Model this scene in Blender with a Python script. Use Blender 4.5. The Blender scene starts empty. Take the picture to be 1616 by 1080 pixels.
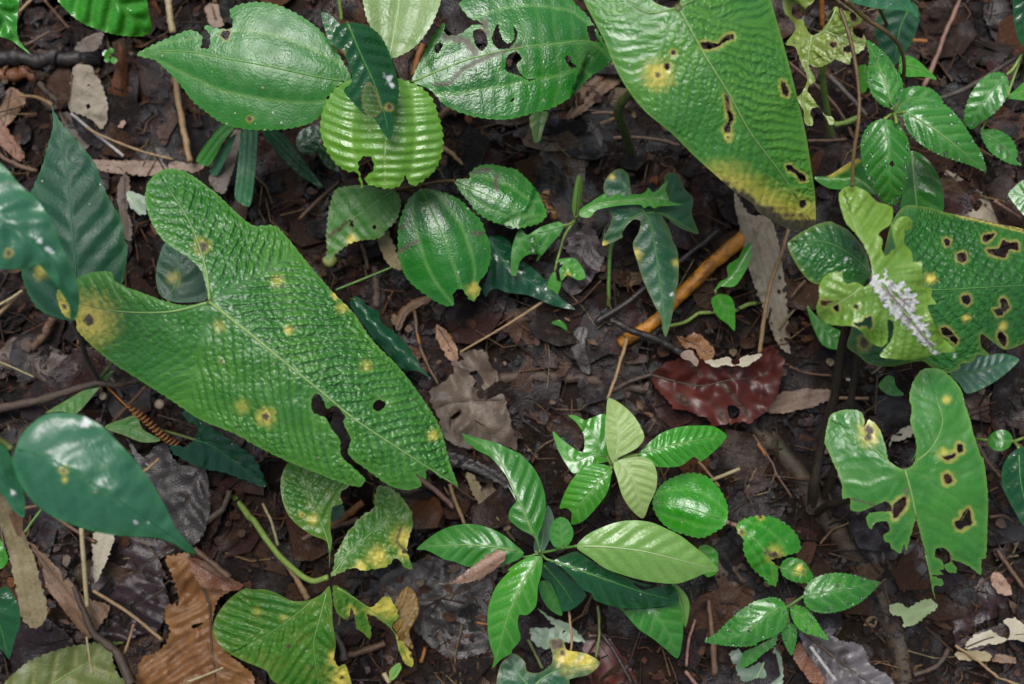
import bpy, math, random
import numpy as np
from mathutils import Vector, Matrix, geometry

# ------------------------------------------------------------------ camera
W, H = 1616, 1080
LENS = 50.0
TILT = math.radians(7.0)
DIST = 1.122
F = LENS / 36.0 * W
PX = DIST / F                                   # metres per photo pixel at the ground
sc = bpy.context.scene
cam = bpy.data.cameras.new('camera')
cam.lens = LENS; cam.sensor_width = 36.0; cam.clip_start = 0.02; cam.clip_end = 200
cam_o = bpy.data.objects.new('camera', cam); sc.collection.objects.link(cam_o)
CL = np.array([0, -math.sin(TILT) * DIST, math.cos(TILT) * DIST])
cam_o.location = CL; cam_o.rotation_euler = (TILT, 0, 0)
cam.dof.use_dof = True
cam.dof.focus_distance = DIST - 0.125
cam.dof.aperture_fstop = 4.8
sc.camera = cam_o

# ------------------------------------------------------------------ light
SUN_EL, SUN_AZ = math.radians(72), math.radians(-25)   # azimuth from +Y (top of picture), negative = left
world = bpy.data.worlds.new('World'); sc.world = world; world.use_nodes = True
wn = world.node_tree; wn.nodes.clear()
sky = wn.nodes.new('ShaderNodeTexSky'); sky.sky_type = 'NISHITA'; sky.sun_disc = False
sky.sun_elevation = SUN_EL; sky.sun_rotation = SUN_AZ
sky.dust_density = 4.0; sky.air_density = 1.0; sky.ozone_density = 1.0
hs = wn.nodes.new('ShaderNodeHueSaturation'); hs.inputs['Saturation'].default_value = 0.85
bgn = wn.nodes.new('ShaderNodeBackground'); bgn.inputs['Strength'].default_value = 0.05
wo = wn.nodes.new('ShaderNodeOutputWorld')
wn.links.new(sky.outputs[0], hs.inputs['Color']); wn.links.new(hs.outputs[0], bgn.inputs['Color'])
wn.links.new(bgn.outputs[0], wo.inputs['Surface'])
sun = bpy.data.lights.new('sun', 'SUN'); sun.energy = 1.5; sun.angle = math.radians(32); sun.color = (1.0, 0.995, 0.985)
sun_o = bpy.data.objects.new('sun', sun); sc.collection.objects.link(sun_o)
sd = Vector((math.sin(SUN_AZ) * math.cos(SUN_EL), math.cos(SUN_AZ) * math.cos(SUN_EL), math.sin(SUN_EL)))
sun_o.rotation_euler = sd.to_track_quat('Z', 'Y').to_euler(); sun_o.location = (0, 0, 6)
sc.view_settings.view_transform = 'Standard'; sc.view_settings.look = 'None'
sc.view_settings.exposure = 1.85; sc.view_settings.gamma = 1.0
sc.cycles.max_bounces = 8; sc.cycles.transparent_max_bounces = 8

# ------------------------------------------------------------------ geometry helpers
C = sc.collection
RX = np.array([[1, 0, 0], [0, math.cos(TILT), -math.sin(TILT)], [0, math.sin(TILT), math.cos(TILT)]])
def G(x, y):                                    # gentle relief of the forest floor
    return (0.006 * np.sin(7.1 * x + 2.0 * y + .4) + 0.005 * np.sin(-4.0 * x + 11.0 * y + 1.3)
            + 0.0035 * np.sin(19 * x + 9 * y) + 0.003 * np.sin(-13 * x + 23 * y + 2.1))
def unp(P, z, ground=False):                    # photo position + height -> point in the place
    P = np.asarray(P, float).reshape(-1, 2); z = np.broadcast_to(np.asarray(z, float), (len(P),))
    d = np.stack([(P[:, 0] - W / 2) / F, -(P[:, 1] - H / 2) / F, -np.ones(len(P))], 1) @ RX.T
    zz = z.copy()
    for _ in range(4 if ground else 1):
        t = (zz - CL[2]) / d[:, 2]
        Q = CL + d * t[:, None]
        if ground: zz = z + G(Q[:, 0], Q[:, 1])
    return Q
ORG = {'a': 0, 'b': 400, 'c': 800, 'd': 1196}
def pts(s):
    ox = oy = 0.0; k = 1.0; out = []
    for tok in s.split():
        if tok == 'f': ox = oy = 0.0; k = 1.0
        elif tok[0] in ORG: ox = ORG[tok[0]]; oy = 350.0 * int(tok[1]); k = 2.8427
        else:
            x, y = tok.split(','); out.append((ox + float(x) / k, oy + float(y) / k))
    return np.array(out)
def catmull(P, step, closed, tension=.5):
    n = len(P); out = []
    m = n if closed else n - 1
    for i in range(m):
        p1, p2 = P[i], P[(i + 1) % n]
        p0 = P[(i - 1) % n] if (closed or i > 0) else 2 * p1 - p2
        p3 = P[(i + 2) % n] if (closed or i < n - 2) else 2 * p2 - p1
        l = np.linalg.norm(p2 - p1); c = max(1, int(math.ceil(l / step)))
        s0 = min(1, l / (np.linalg.norm(p1 - p0) + 1e-6)); s3 = min(1, l / (np.linalg.norm(p3 - p2) + 1e-6))
        m1 = tension * ((p2 - p1) + (p1 - p0) * s0); m2 = tension * ((p3 - p2) * s3 + (p2 - p1))
        for k in range(c):
            t = k / c; t2, t3 = t * t, t * t * t
            out.append((2*t3-3*t2+1)*p1 + (t3-2*t2+t)*m1 + (-2*t3+3*t2)*p2 + (t3-t2)*m2)
    if not closed: out.append(P[-1])
    return np.array(out)
def sn(P, scale, seed):                         # smooth noise, about -1..1
    r = random.Random(seed); o = np.zeros(len(P))
    for i in range(7):
        a = r.uniform(0, 2 * math.pi); f = 2 * math.pi / scale * r.uniform(.55, 1.7)
        o += np.sin(P[:, 0] * math.cos(a) * f + P[:, 1] * math.sin(a) * f + r.uniform(0, 6.28))
    return o / 3.2
def segdist(P, A, B):                           # min distance of each P to the segments A-B
    out = np.full(len(P), 1e9); ab = B - A; l2 = (ab ** 2).sum(1) + 1e-12
    for i in range(0, len(P), 2000):
        p = P[i:i + 2000]
        t = np.clip(((p[:, None] - A) * ab).sum(2) / l2, 0, 1)
        d = p[:, None] - (A + t[..., None] * ab)
        out[i:i + 2000] = np.sqrt((d ** 2).sum(2).min(1))
    return out
from mathutils import kdtree
def bdist(P, A):                                # distance to a densely sampled line
    kd = kdtree.KDTree(len(A))
    for i, a in enumerate(A): kd.insert((a[0], a[1], 0), i)
    kd.balance(); f = kd.find
    return np.array([f((x, y, 0))[2] for x, y in P.tolist()])
def inside(P, poly):
    x, y = P[:, 0], P[:, 1]; c = np.zeros(len(P), bool); n = len(poly); j = n - 1
    for i in range(n):
        xi, yi = poly[i]; xj, yj = poly[j]
        if yi != yj:
            c ^= ((yi > y) != (yj > y)) & (x < (xj - xi) * (y - yi) / (yj - yi) + xi)
        j = i
    return c
def ribco(P, R):                                # along / across coordinates of a rib line
    A, B = R[:-1], R[1:]; ab = B - A; l = np.sqrt((ab ** 2).sum(1)) + 1e-9; cum = np.concatenate([[0], np.cumsum(l)[:-1]])
    a = np.zeros(len(P)); b = np.zeros(len(P)); D = np.zeros(len(P)); n = len(A)
    for i in range(0, len(P), 4000):
        p = P[i:i + 4000]; w = p[:, None] - A
        t = (w * ab).sum(2) / (l * l); tc = np.clip(t, 0, 1)
        d = np.sqrt(((w - tc[..., None] * ab) ** 2).sum(2)); k = d.argmin(1); q = np.arange(len(p))
        tt = t[q, k]; tu = np.where((k == 0) & (tt < 0), tt, np.where((k == n - 1) & (tt > 1), tt, tc[q, k]))
        a[i:i + 4000] = cum[k] + tu * l[k]
        b[i:i + 4000] = (ab[k, 0] * w[q, k, 1] - ab[k, 1] * w[q, k, 0]) / l[k]
        D[i:i + 4000] = d[q, k]
    return a, b, D, l.sum()
def fill(outer, holes, res, rng):
    allp = [outer] + holes
    lo, hi = outer.min(0), outer.max(0)
    gx = np.arange(lo[0], hi[0], res); gy = np.arange(lo[1], hi[1], res * .866)
    X, Y = np.meshgrid(gx, gy); X = X + (np.arange(len(gy)) % 2)[:, None] * res * .5
    Q = np.stack([X.ravel(), Y.ravel()], 1); Q += np.array([[rng.uniform(-.2, .2) * res, rng.uniform(-.2, .2) * res] for _ in range(len(Q))])
    Q = Q[inside(Q, outer)]
    for h in holes: Q = Q[~inside(Q, h)]
    A = np.concatenate(allp); B = np.concatenate([np.roll(p, -1, 0) for p in allp])
    if len(Q): Q = Q[bdist(Q, A) > res * .6]
    V = [Vector(p) for p in A] ; E = []; k = 0
    for p in allp:
        E += [(k + i, k + (i + 1) % len(p)) for i in range(len(p))]; k += len(p)
    V += [Vector(p) for p in Q]
    r = geometry.delaunay_2d_cdt(V, E, [], 0, 1e-4)
    vv = np.array([(v[0], v[1]) for v in r[0]]); ff = np.array(r[2])
    cen = vv[ff].mean(1); ok = inside(cen, outer)
    for h in holes: ok &= ~inside(cen, h)
    ff = ff[ok]
    cr = (vv[ff[:, 1]] - vv[ff[:, 0]])[:, 0] * (vv[ff[:, 2]] - vv[ff[:, 0]])[:, 1] - (vv[ff[:, 1]] - vv[ff[:, 0]])[:, 1] * (vv[ff[:, 2]] - vv[ff[:, 0]])[:, 0]
    ff[cr > 0] = ff[cr > 0][:, ::-1]            # photo y points down: make faces look up
    return vv, ff, A, B
def mesh_obj(name, V, faces, mat, parent=None, loc=None, smooth=True):
    me = bpy.data.meshes.new(name)
    V = np.asarray(V, float)
    loc = V.mean(0) if loc is None else np.asarray(loc, float)
    me.from_pydata([tuple(v) for v in (V - loc)], [], [tuple(int(i) for i in f) for f in faces])
    me.polygons.foreach_set('use_smooth', [smooth] * len(me.polygons))
    me.materials.append(mat); me.update()
    o = bpy.data.objects.new(name, me); C.objects.link(o)
    wl = loc.copy()
    if parent is not None:
        o.parent = parent
        q = parent; 
        while q is not None:
            wl = wl - np.array(q.location); q = q.parent
    o.location = wl
    return o
def attr(o, name, typ, arr):
    a = o.data.attributes.new(name, typ, 'POINT')
    a.data.foreach_set({'FLOAT_COLOR': 'color', 'FLOAT_VECTOR': 'vector', 'FLOAT': 'value'}[typ], np.asarray(arr, np.float32).ravel())
def tag(o, label=None, cat=None, group=None, kind=None):
    if label: o['label'] = label
    if cat: o['category'] = cat
    if group: o['group'] = group
    if kind: o['kind'] = kind
    return o
def tube_geo(P, R, n=8):
    P = np.asarray(P); V = []; Fc = []
    T = np.gradient(P, axis=0); T /= np.linalg.norm(T, axis=1)[:, None] + 1e-12
    up = np.array([0.13, 0.21, .97])
    for i in range(len(P)):
        u = np.cross(T[i], up); nu = np.linalg.norm(u); u = u / nu if nu > 1e-3 else np.array([1., 0, 0]); v = np.cross(T[i], u)
        for k in range(n):
            a = 2 * math.pi * k / n; V.append(P[i] + R[i] * (math.cos(a) * u + math.sin(a) * v))
    for i in range(len(P) - 1):
        for k in range(n):
            Fc.append((i*n+k, i*n+(k+1) % n, (i+1)*n+(k+1) % n, (i+1)*n+k))
    Fc.append(tuple(range(n))[::-1]); Fc.append(tuple((len(P)-1)*n + k for k in range(n)))
    return np.array(V), Fc

# ------------------------------------------------------------------ materials
def lin(h):
    h = h.lstrip('#'); o = []
    for i in (0, 2, 4):
        c = int(h[i:i+2], 16) / 255; o.append(c / 12.92 if c <= .04045 else ((c + .055) / 1.055) ** 2.4)
    return o
def rgba(h, k): return tuple(min(.9, c * k) for c in lin(h)) + (1,)
def cool(h): return '#%02x%02x%02x' % (int(int(h[1:3], 16) * .95), int(h[3:5], 16), int(int(h[5:7], 16) * .72))
class NT:
    def __init__(s, name):
        s.m = bpy.data.materials.new(name); s.m.use_nodes = True; s.t = s.m.node_tree; s.t.nodes.clear()
        s.tc = s.n('ShaderNodeTexCoord').outputs['Object']
    def n(s, typ, **kw):
        x = s.t.nodes.new(typ)
        for k, v in kw.items(): setattr(x, k, v)
        return x
    def l(s, a, b): s.t.links.new(a, b)
    def put(s, sock, v):
        if isinstance(v, bpy.types.NodeSocket): s.l(v, sock)
        else: sock.default_value = v
    def mix(s, f, a, b, bt='MIX'):
        x = s.n('ShaderNodeMix', data_type='RGBA', blend_type=bt); s.put(x.inputs[0], f); s.put(x.inputs[6], a); s.put(x.inputs[7], b); return x.outputs[2]
    def math(s, op, a, b=0.0, clamp=False):
        x = s.n('ShaderNodeMath', operation=op, use_clamp=clamp); s.put(x.inputs[0], a); s.put(x.inputs[1], b); return x.outputs[0]
    def noise(s, scale, detail=3, rough=.55, vec=None, dist=0.0):
        x = s.n('ShaderNodeTexNoise'); x.inputs['Scale'].default_value = scale; x.inputs['Detail'].default_value = detail
        x.inputs['Roughness'].default_value = rough; x.inputs['Distortion'].default_value = dist; s.l(vec or s.tc, x.inputs['Vector']); return x.outputs['Fac']
    def ramp(s, f, lo, hi):
        x = s.n('ShaderNodeMapRange', interpolation_type='SMOOTHSTEP'); s.put(x.inputs[0], f); x.inputs[1].default_value = lo; x.inputs[2].default_value = hi; return x.outputs[0]
MK = {}
def offset_coords(N):
    oi = N.n('ShaderNodeObjectInfo'); v = N.n('ShaderNodeVectorMath', operation='ADD')
    m = N.math('MULTIPLY', oi.outputs['Random'], 37.0); cb = N.n('ShaderNodeCombineXYZ'); N.l(m, cb.inputs[0]); N.l(m, cb.inputs[1])
    N.l(N.tc, v.inputs[0]); N.l(cb.outputs[0], v.inputs[1]); return v.outputs[0]
KG = 0.37                                       # apparent colour -> base colour
def leaf_mat(name, c1, c2, vein='#7fb356', veink=.5, edge=None, edgek=.5, rough=.3, rvar=.2, bull=.1, bullk=(4.0, 1.5), speck=.0, trans=.22,
             fine=.15, yel='#ead264', nec='#4a3524', wht='#e6ebe6', blot=None, blotk=.5, spec=.6, k=KG, mott=1.0):
    if .2 <= trans < .25 and not name.startswith(('blue', 'lobed', 'deep', 'grass')):
        c1, c2 = cool(c1), cool(c2)
    N = NT(name); vec = offset_coords(N)
    at = N.n('ShaderNodeAttribute', attribute_name='mk'); sp = N.n('ShaderNodeSeparateColor'); N.l(at.outputs['Color'], sp.inputs[0])
    st = N.n('ShaderNodeAttribute', attribute_name='st'); sx = N.n('ShaderNodeSeparateXYZ'); N.l(st.outputs['Vector'], sx.inputs[0])
    n1 = N.ramp(N.noise(20, 4, vec=vec), .34, .66)
    col = N.mix(n1, rgba(c1, k), rgba(c2, k))
    n2 = N.ramp(N.noise(380, 3, vec=vec), .35, .7)
    col = N.mix(N.math('MULTIPLY', n2, .22 * mott), col, rgba(c1, k * .62))
    if blot:
        nb = N.ramp(N.noise(90, 5, .65, vec=vec, dist=.6), .5, .66); col = N.mix(N.math('MULTIPLY', nb, blotk), col, rgba(blot, k))
    col = N.mix(N.math('MULTIPLY', sp.outputs[0], veink), col, rgba(vein, k))
    if edge: col = N.mix(N.math('MULTIPLY', sx.outputs[2], edgek), col, rgba(edge, k))
    yv = N.mix(n2, rgba(yel, k * 1.65), rgba('#d0c24c', k * 1.5)); col = N.mix(sp.outputs[1], col, yv)
    nv = N.mix(N.math('MULTIPLY', n2, .6), rgba(nec, k), rgba('#86705a', k)); col = N.mix(sp.outputs[2], col, nv)
    col = N.mix(at.outputs['Alpha'], col, rgba(wht, k * 1.5))
    if speck > 0:
        vo = N.n('ShaderNodeTexVoronoi'); vo.inputs['Scale'].default_value = 150; N.l(vec, vo.inputs['Vector'])
        s1 = N.math('LESS_THAN', vo.outputs['Distance'], .13); sc_ = N.n('ShaderNodeSeparateColor'); N.l(vo.outputs['Color'], sc_.inputs[0])
        s2 = N.math('LESS_THAN', sc_.outputs[0], speck * 1.7); s3 = N.math('MULTIPLY', s1, s2)
        col = N.mix(s3, col, N.mix(sc_.outputs[1], rgba('#d5decb', k * 1.2), rgba('#9a9060', k)))
    h = N.math('MULTIPLY', N.noise(700, 2, vec=vec), fine)
    if bull > 0:
        cb = N.n('ShaderNodeCombineXYZ'); N.l(N.math('MULTIPLY', sx.outputs[0], bullk[0]), cb.inputs[0]); N.l(N.math('MULTIPLY', sx.outputs[1], bullk[1]), cb.inputs[1])
        wv = N.n('ShaderNodeVectorMath', operation='ADD'); N.l(cb.outputs[0], wv.inputs[0])
        wn_ = N.n('ShaderNodeTexNoise'); wn_.inputs['Scale'].default_value = .9; N.l(cb.outputs[0], wn_.inputs['Vector'])
        wsc = N.n('ShaderNodeVectorMath', operation='SCALE'); wsc.inputs['Scale'].default_value = 1.15; N.l(wn_.outputs['Color'], wsc.inputs[0]); N.l(wsc.outputs[0], wv.inputs[1])
        vb = N.n('ShaderNodeTexVoronoi', feature='SMOOTH_F1', voronoi_dimensions='2D'); vb.inputs['Scale'].default_value = 1.0; vb.inputs['Smoothness'].default_value = .6; vb.inputs['Randomness'].default_value = .78
        N.l(wv.outputs[0], vb.inputs['Vector'])
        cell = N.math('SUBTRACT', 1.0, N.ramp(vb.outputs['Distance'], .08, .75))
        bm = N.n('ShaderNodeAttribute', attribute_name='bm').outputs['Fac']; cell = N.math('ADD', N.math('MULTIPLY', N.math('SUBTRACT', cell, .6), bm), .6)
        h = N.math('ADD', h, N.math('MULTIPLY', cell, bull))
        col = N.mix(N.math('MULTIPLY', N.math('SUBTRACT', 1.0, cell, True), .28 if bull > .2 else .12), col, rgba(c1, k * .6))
    bp = N.n('ShaderNodeBump'); bp.inputs['Strength'].default_value = 1.0; bp.inputs['Distance'].default_value = .0012; N.l(h, bp.inputs['Height'])
    rg = N.math('ADD', N.math('MULTIPLY', N.ramp(N.noise(60, 4, vec=vec), .3, .7), rvar), rough - rvar * .5)
    rg = N.math('ADD', rg, N.math('MULTIPLY', sp.outputs[2], .3), True)
    p = N.n('ShaderNodeBsdfPrincipled'); N.l(col, p.inputs['Base Color']); N.l(rg, p.inputs['Roughness']); N.l(bp.outputs[0], p.inputs['Normal'])
    p.inputs['Specular IOR Level'].default_value = spec
    out = N.n('ShaderNodeOutputMaterial')
    if trans > 0:
        tb = N.n('ShaderNodeBsdfTranslucent'); N.l(N.mix(.6, col, rgba('#a5d030', k * 1.4), 'MULTIPLY') if False else N.mix(.45, col, rgba('#86c82a', k)), tb.inputs['Color']); N.l(bp.outputs[0], tb.inputs['Normal'])
        ms = N.n('ShaderNodeMixShader'); ms.inputs[0].default_value = trans; N.l(p.outputs[0], ms.inputs[1]); N.l(tb.outputs[0], ms.inputs[2]); N.l(ms.outputs[0], out.inputs[0])
    else: N.l(p.outputs[0], out.inputs[0])
    MK[name] = N.m
    return N.m
def wood_mat(name, c1, c2, c3='#2a211b', rough=.5, k=.36, sc_=220, patch=.4, pl=.5):
    N = NT(name); vec = offset_coords(N)
    n = N.ramp(N.noise(sc_, 5, .65, vec=vec), .3, .7); col = N.mix(n, rgba(c1, k), rgba(c2, k))
    pt = N.ramp(N.noise(70, 4, .6, vec=vec, dist=.5), pl, pl + .16); col = N.mix(N.math('MULTIPLY', pt, patch), col, rgba(c3, k))
    bp = N.n('ShaderNodeBump'); bp.inputs['Strength'].default_value = .8; bp.inputs['Distance'].default_value = .0012; N.l(N.noise(sc_ * 1.6, 5, .65, vec=vec), bp.inputs['Height'])
    p = N.n('ShaderNodeBsdfPrincipled'); N.l(col, p.inputs['Base Color']); N.l(bp.outputs[0], p.inputs['Normal'])
    N.l(N.math('ADD', N.math('MULTIPLY', pt, -.15), rough, True), p.inputs['Roughness']); p.inputs['Specular IOR Level'].default_value = .28
    o = N.n('ShaderNodeOutputMaterial'); N.l(p.outputs[0], o.inputs[0]); MK[name] = N.m; return N.m

# living leaves
leaf_mat('arum', '#3a9033', '#62ab3a', '#226620', .85, '#74b040', .45, rough=.42, rvar=.12, bull=.85, bullk=(2.0, 1.0), speck=.03, fine=.12)  # dark vein colour paints in grooves that reflect no sky
leaf_mat('arum_pale', '#4fa044', '#74b84a', '#357f2e', .8, '#8fbf4e', .5, rough=.42, bull=.6, bullk=(2.0, 1.0), speck=.05, fine=.12)  # veins darkened in the colour, for grooves without sky reflection
leaf_mat('arum_smooth', '#3f9440', '#56a545', '#7fb860', .4, '#8fbf4e', .5, rough=.36, bull=.14, bullk=(2.0, 1.0), speck=.06, fine=.12)
leaf_mat('arum_dark', '#2f7c36', '#41903c', '#1d5a22', .7, '#9aa63a', .45, rough=.38, bull=.95, bullk=(2.0, 1.0), speck=.04)  # groove shade put into the dark vein colour
leaf_mat('arum_young', '#7fae3f', '#9cc255', '#b9d27c', .45, '#a9cc55', .4, rough=.42, bull=.35, bullk=(2.0, 1.0), speck=.04)
leaf_mat('arum_chewed', '#a3b85c', '#b6c774', '#c6d58c', .5, '#8f9a45', .4, rough=.42, bull=.9, bullk=(1.5, .8), speck=.02)
leaf_mat('arum_yellowing', '#3d8a32', '#5f9a38', '#8fb052', .35, '#93a53a', .4, spec=.3, rough=.4, bull=.5, bullk=(2.0, 1.0), speck=.07, blot='#8fa13c', blotk=.5)
leaf_mat('broad_green', '#358a40', '#429a46', '#86bb5c', .75, '#57b03c', .5, rough=.4, spec=.48, speck=.16, fine=.24)
leaf_mat('broad_glossy', '#217a2c', '#319236', '#84c060', .75, '#5ab43a', .5, rough=.3, speck=.1, fine=.3)
leaf_mat('broad_young', '#6aac2c', '#83bf38', '#a8d566', .55, '#83bf38', .2, rough=.32, speck=.04, fine=.25)
leaf_mat('broad_pale', '#93bd62', '#a6cb78', '#c3dd9c', .55, '#8cc048', .3, rough=.4, speck=.03, trans=.3)
leaf_mat('lime_pale', spec=.3, c1='#b4d878', c2='#c4e488', vein='#d8eeaa', veink=.6, edge='#b3d184', edgek=.2, rough=.42, trans=.3)
leaf_mat('bright', '#46a52c', '#58b536', '#93d268', .7, '#66bb3c', .4, rough=.28, speck=.03)
leaf_mat('bright_glossy', '#34a326', '#4ab630', '#7fcf58', .6, '#66c23c', .4, rough=.26, speck=.05, fine=.25)
leaf_mat('mid_green', '#378f2f', '#479f38', '#86c468', .7, '#58a83e', .4, rough=.32, speck=.03)
leaf_mat('pale_green', '#92cc5c', '#a4d76c', '#a8d27c', .5, '#7cc040', .4, rough=.34, speck=.03, trans=.28)  # paler green blades, bud and leaf tips
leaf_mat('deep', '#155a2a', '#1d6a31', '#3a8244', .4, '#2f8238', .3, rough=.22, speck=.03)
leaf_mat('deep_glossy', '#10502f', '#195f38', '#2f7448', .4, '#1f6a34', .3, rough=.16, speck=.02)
leaf_mat('blue_green', '#265c42', '#2e6849', '#4f8a66', .35, '#3f8a4c', .4, spec=.25, rough=.5, speck=.08)
leaf_mat('blue_green_soft', '#36805a', '#418d60', '#4f9a68', .3, '#3f9a48', .5, rough=.36, speck=.04)
leaf_mat('dull_green', '#3a8a35', '#4b963a', '#6a9a50', .45, '#7f8a3c', .4, spec=.25, rough=.46, speck=.04, blot='#6f8a3e', blotk=.35)
leaf_mat('lobed_green', '#2b6a45', '#33744a', '#5c9466', .4, '#7a8a3c', .45, spec=.35, rough=.36, speck=.05)
leaf_mat('grass', '#3a8a52', '#4c9a62', '#7cb88a', .5, rough=.3)
leaf_mat('grey_green', '#86a583', '#97b393', '#b2c6a8', .4, rough=.5, trans=.15, blot='#6c8468', blotk=.4)
leaf_mat('olive_dead', spec=.3, c1='#6c7c38', c2='#7d8a42', vein='#b3ac58', veink=.8, edge='#5c6a2e', edgek=.4, rough=.5, trans=.1, blot='#57632e')
leaf_mat('faded_green', '#a0b878', '#b3c68c', '#c0cf9a', .4, rough=.5, trans=.15)
# dead leaves
D = dict(trans=0.0, spec=.28, bull=0.0,  k=.34, nec='#1c1613', fine=.5)
leaf_mat('dead_beige', '#a8977f', '#c1b49b', '#6f5d4a', .6, rough=.55, blot='#8a7b66', blotk=.7, **D)
leaf_mat('dead_tan', '#7d5c40', '#98724f', '#57402e', .5, rough=.5, blot='#5d4532', blotk=.6, **D)
leaf_mat('dead_greybrown', '#6b5a4b', '#82705e', '#42372e', .7, rough=.5, blot='#4c4038', blotk=.7, **D)
leaf_mat('dead_dark', '#39322f', '#48413e', '#574d48', .6, rough=.36, rvar=.2, blot='#2b2625', blotk=.7, **D)
leaf_mat('dead_purple', '#3f2f31', '#523f40', '#2f2426', .5, rough=.34, rvar=.2, blot='#2c2223', blotk=.7, **D)
leaf_mat('dead_orange', '#94602f', '#ad7a42', '#5f4024', .5, rough=.4, blot='#6f3f20', blotk=.5, **D)
leaf_mat('dead_rust', '#7d4a2c', '#96603c', '#53301e', .4, rough=.42, blot='#a5714a', blotk=.5, **D)
leaf_mat('dead_maroon', '#562018', '#6a2c20', '#241415', .9, rough=.44, rvar=.14, blot='#4c1a18', blotk=.4, **{**D, 'fine': .1})
leaf_mat('dead_pink', '#8f7460', '#a68a74', '#6d5343', .4, rough=.5, blot='#73594a', blotk=.5, **D)
leaf_mat('dead_cream', '#cbc0a3', '#dcd3ba', '#a89b7c', .4, rough=.55, blot='#b3a584', blotk=.4, **D)
leaf_mat('dead_straw', '#ab9a70', '#c4b48c', '#8a7a54', .5, rough=.5, blot='#8c7a50', blotk=.6, **D)
leaf_mat('dead_silver', '#6d6668', '#8e8889', '#4a4240', .8, rough=.3, blot='#4a3f3c', blotk=.8, **D)
leaf_mat('dead_brown', '#4a3629', '#5e4635', '#33261e', .5, rough=.42, blot='#352820', blotk=.7, **D)
leaf_mat('dead_shrivel', '#7a5a28', '#94742f', '#5a421f', .5, rough=.4, blot='#4a3a20', blotk=.6, **D)
leaf_mat('dead_spotted', '#b08a72', '#c09a80', '#8f6a54', .4, rough=.4, blot='#4a3226', blotk=.8, **D)
leaf_mat('crust', '#cfd4cc', '#e6e9e4', '#8f8a88', .3, rough=.6, blot='#6d6464', blotk=.8, trans=0, k=.4, fine=1.4, bull=0)
# stems and wood
wood_mat('stem_green', '#5c8a3c', '#75a04a', '#46702f', .4, k=KG, patch=.3)
wood_mat('stem_lime', '#86a54a', '#9ab45a', '#6d8a3c', .4, k=KG, patch=.3)
wood_mat('rib_light', '#86b45c', '#96bf6a', '#7aa850', .4, k=KG, patch=.2)
wood_mat('rib_green', '#5fa24a', '#6cab54', '#56983f', .4, k=KG, patch=.2)
wood_mat('rib_pale', '#b5d58a', '#c3de9c', '#a8cb7a', .4, k=KG, patch=.2)
wood_mat('rib_deep', '#2f7a46', '#3a8450', '#2a6e3c', .35, k=KG, patch=.2)
wood_mat('rib_dead', '#4f3d30', '#634e3d', '#3a2d24', .5)
wood_mat('stem_dark', '#3c3428', '#4b4030', '#2a2620', .4)
wood_mat('stem_olive', '#5d6a38', '#6c7840', '#4a4a2c', .4, k=.45)
wood_mat('stem_brown', '#6d5638', '#7f663f', '#5a4a30', .45)
wood_mat('twig_tan', '#a5855c', '#bd9c70', '#7a5c40', .5)
wood_mat('twig_straw', '#b3a276', '#c9b98c', '#8c7a54', .5)
wood_mat('twig_brown', '#6a4f3a', '#7f6148', '#4a382b', .5)
wood_mat('twig_grey', '#5f564c', '#746a5e', '#443c35', .55)
wood_mat('twig_dark', '#2e2825', '#3d3532', '#221d1c', .35)
wood_mat('twig_orange', '#a5672e', '#b8783a', '#7a4a26', .45)
wood_mat('twig_pink', '#8f6a5c', '#a57e6c', '#6a4c42', .5)
wood_mat('twig_pale', '#b0aca8', '#cfcac4', '#6d6460', .4)
wood_mat('orange_wood', '#c9801f', '#e09a34', '#6a4422', .42, k=.4, sc_=160, patch=.85, pl=.47)
wood_mat('root', '#4f4036', '#62503f', '#38302a', .6, sc_=260, patch=.5)
wood_mat('root_moss', '#45382d', '#574634', '#3f4228', .6, sc_=240, patch=.6)
wood_mat('log_dark', '#2a2320', '#3b302a', '#1e1a19', .5, sc_=150)
wood_mat('bark', '#6d6055', '#857566', '#4a4039', .55, sc_=170)
wood_mat('bark_orange', '#6f4327', '#8a5733', '#3a2a20', .45, sc_=150)
wood_mat('mushroom', '#a89274', '#c4b094', '#8a7458', .5)
wood_mat('seed_green', '#8f9a4c', '#a8b060', '#75804a', .35)
def drop_mat():
    N = NT('water'); p = N.n('ShaderNodeBsdfPrincipled'); p.inputs['Base Color'].default_value = (1, 1, 1, 1); p.inputs['Roughness'].default_value = .02
    p.inputs['Transmission Weight'].default_value = 1; p.inputs['IOR'].default_value = 1.33
    o = N.n('ShaderNodeOutputMaterial'); N.l(p.outputs[0], o.inputs[0]); MK['water'] = N.m
drop_mat()

# ------------------------------------------------------------------ ground
def ground_mat():
    N = NT('soil'); n = N.ramp(N.noise(60, 6, .7), .3, .7)
    col = N.mix(n, rgba('#3d2e24', .16), rgba('#5c4533', .16))
    col = N.mix(N.math('MULTIPLY', N.ramp(N.noise(18, 4), .45, .65), .7), col, rgba('#45353a', .16))
    col = N.mix(N.math('MULTIPLY', N.ramp(N.noise(520, 3, .7), .58, .7), .6), col, rgba('#8a6f54', .16))
    bp = N.n('ShaderNodeBump'); bp.inputs['Strength'].default_value = 1; bp.inputs['Distance'].default_value = .004; N.l(N.noise(330, 6, .7), bp.inputs['Height'])
    p = N.n('ShaderNodeBsdfPrincipled'); N.l(col, p.inputs['Base Color']); N.l(bp.outputs[0], p.inputs['Normal'])
    N.l(N.math('ADD', N.math('MULTIPLY', N.ramp(N.noise(40, 3), .35, .65), .4), .35), p.inputs['Roughness']); p.inputs['Specular IOR Level'].default_value = .15
    o = N.n('ShaderNodeOutputMaterial'); N.l(p.outputs[0], o.inputs[0]); return N.m
SOIL = ground_mat()
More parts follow.
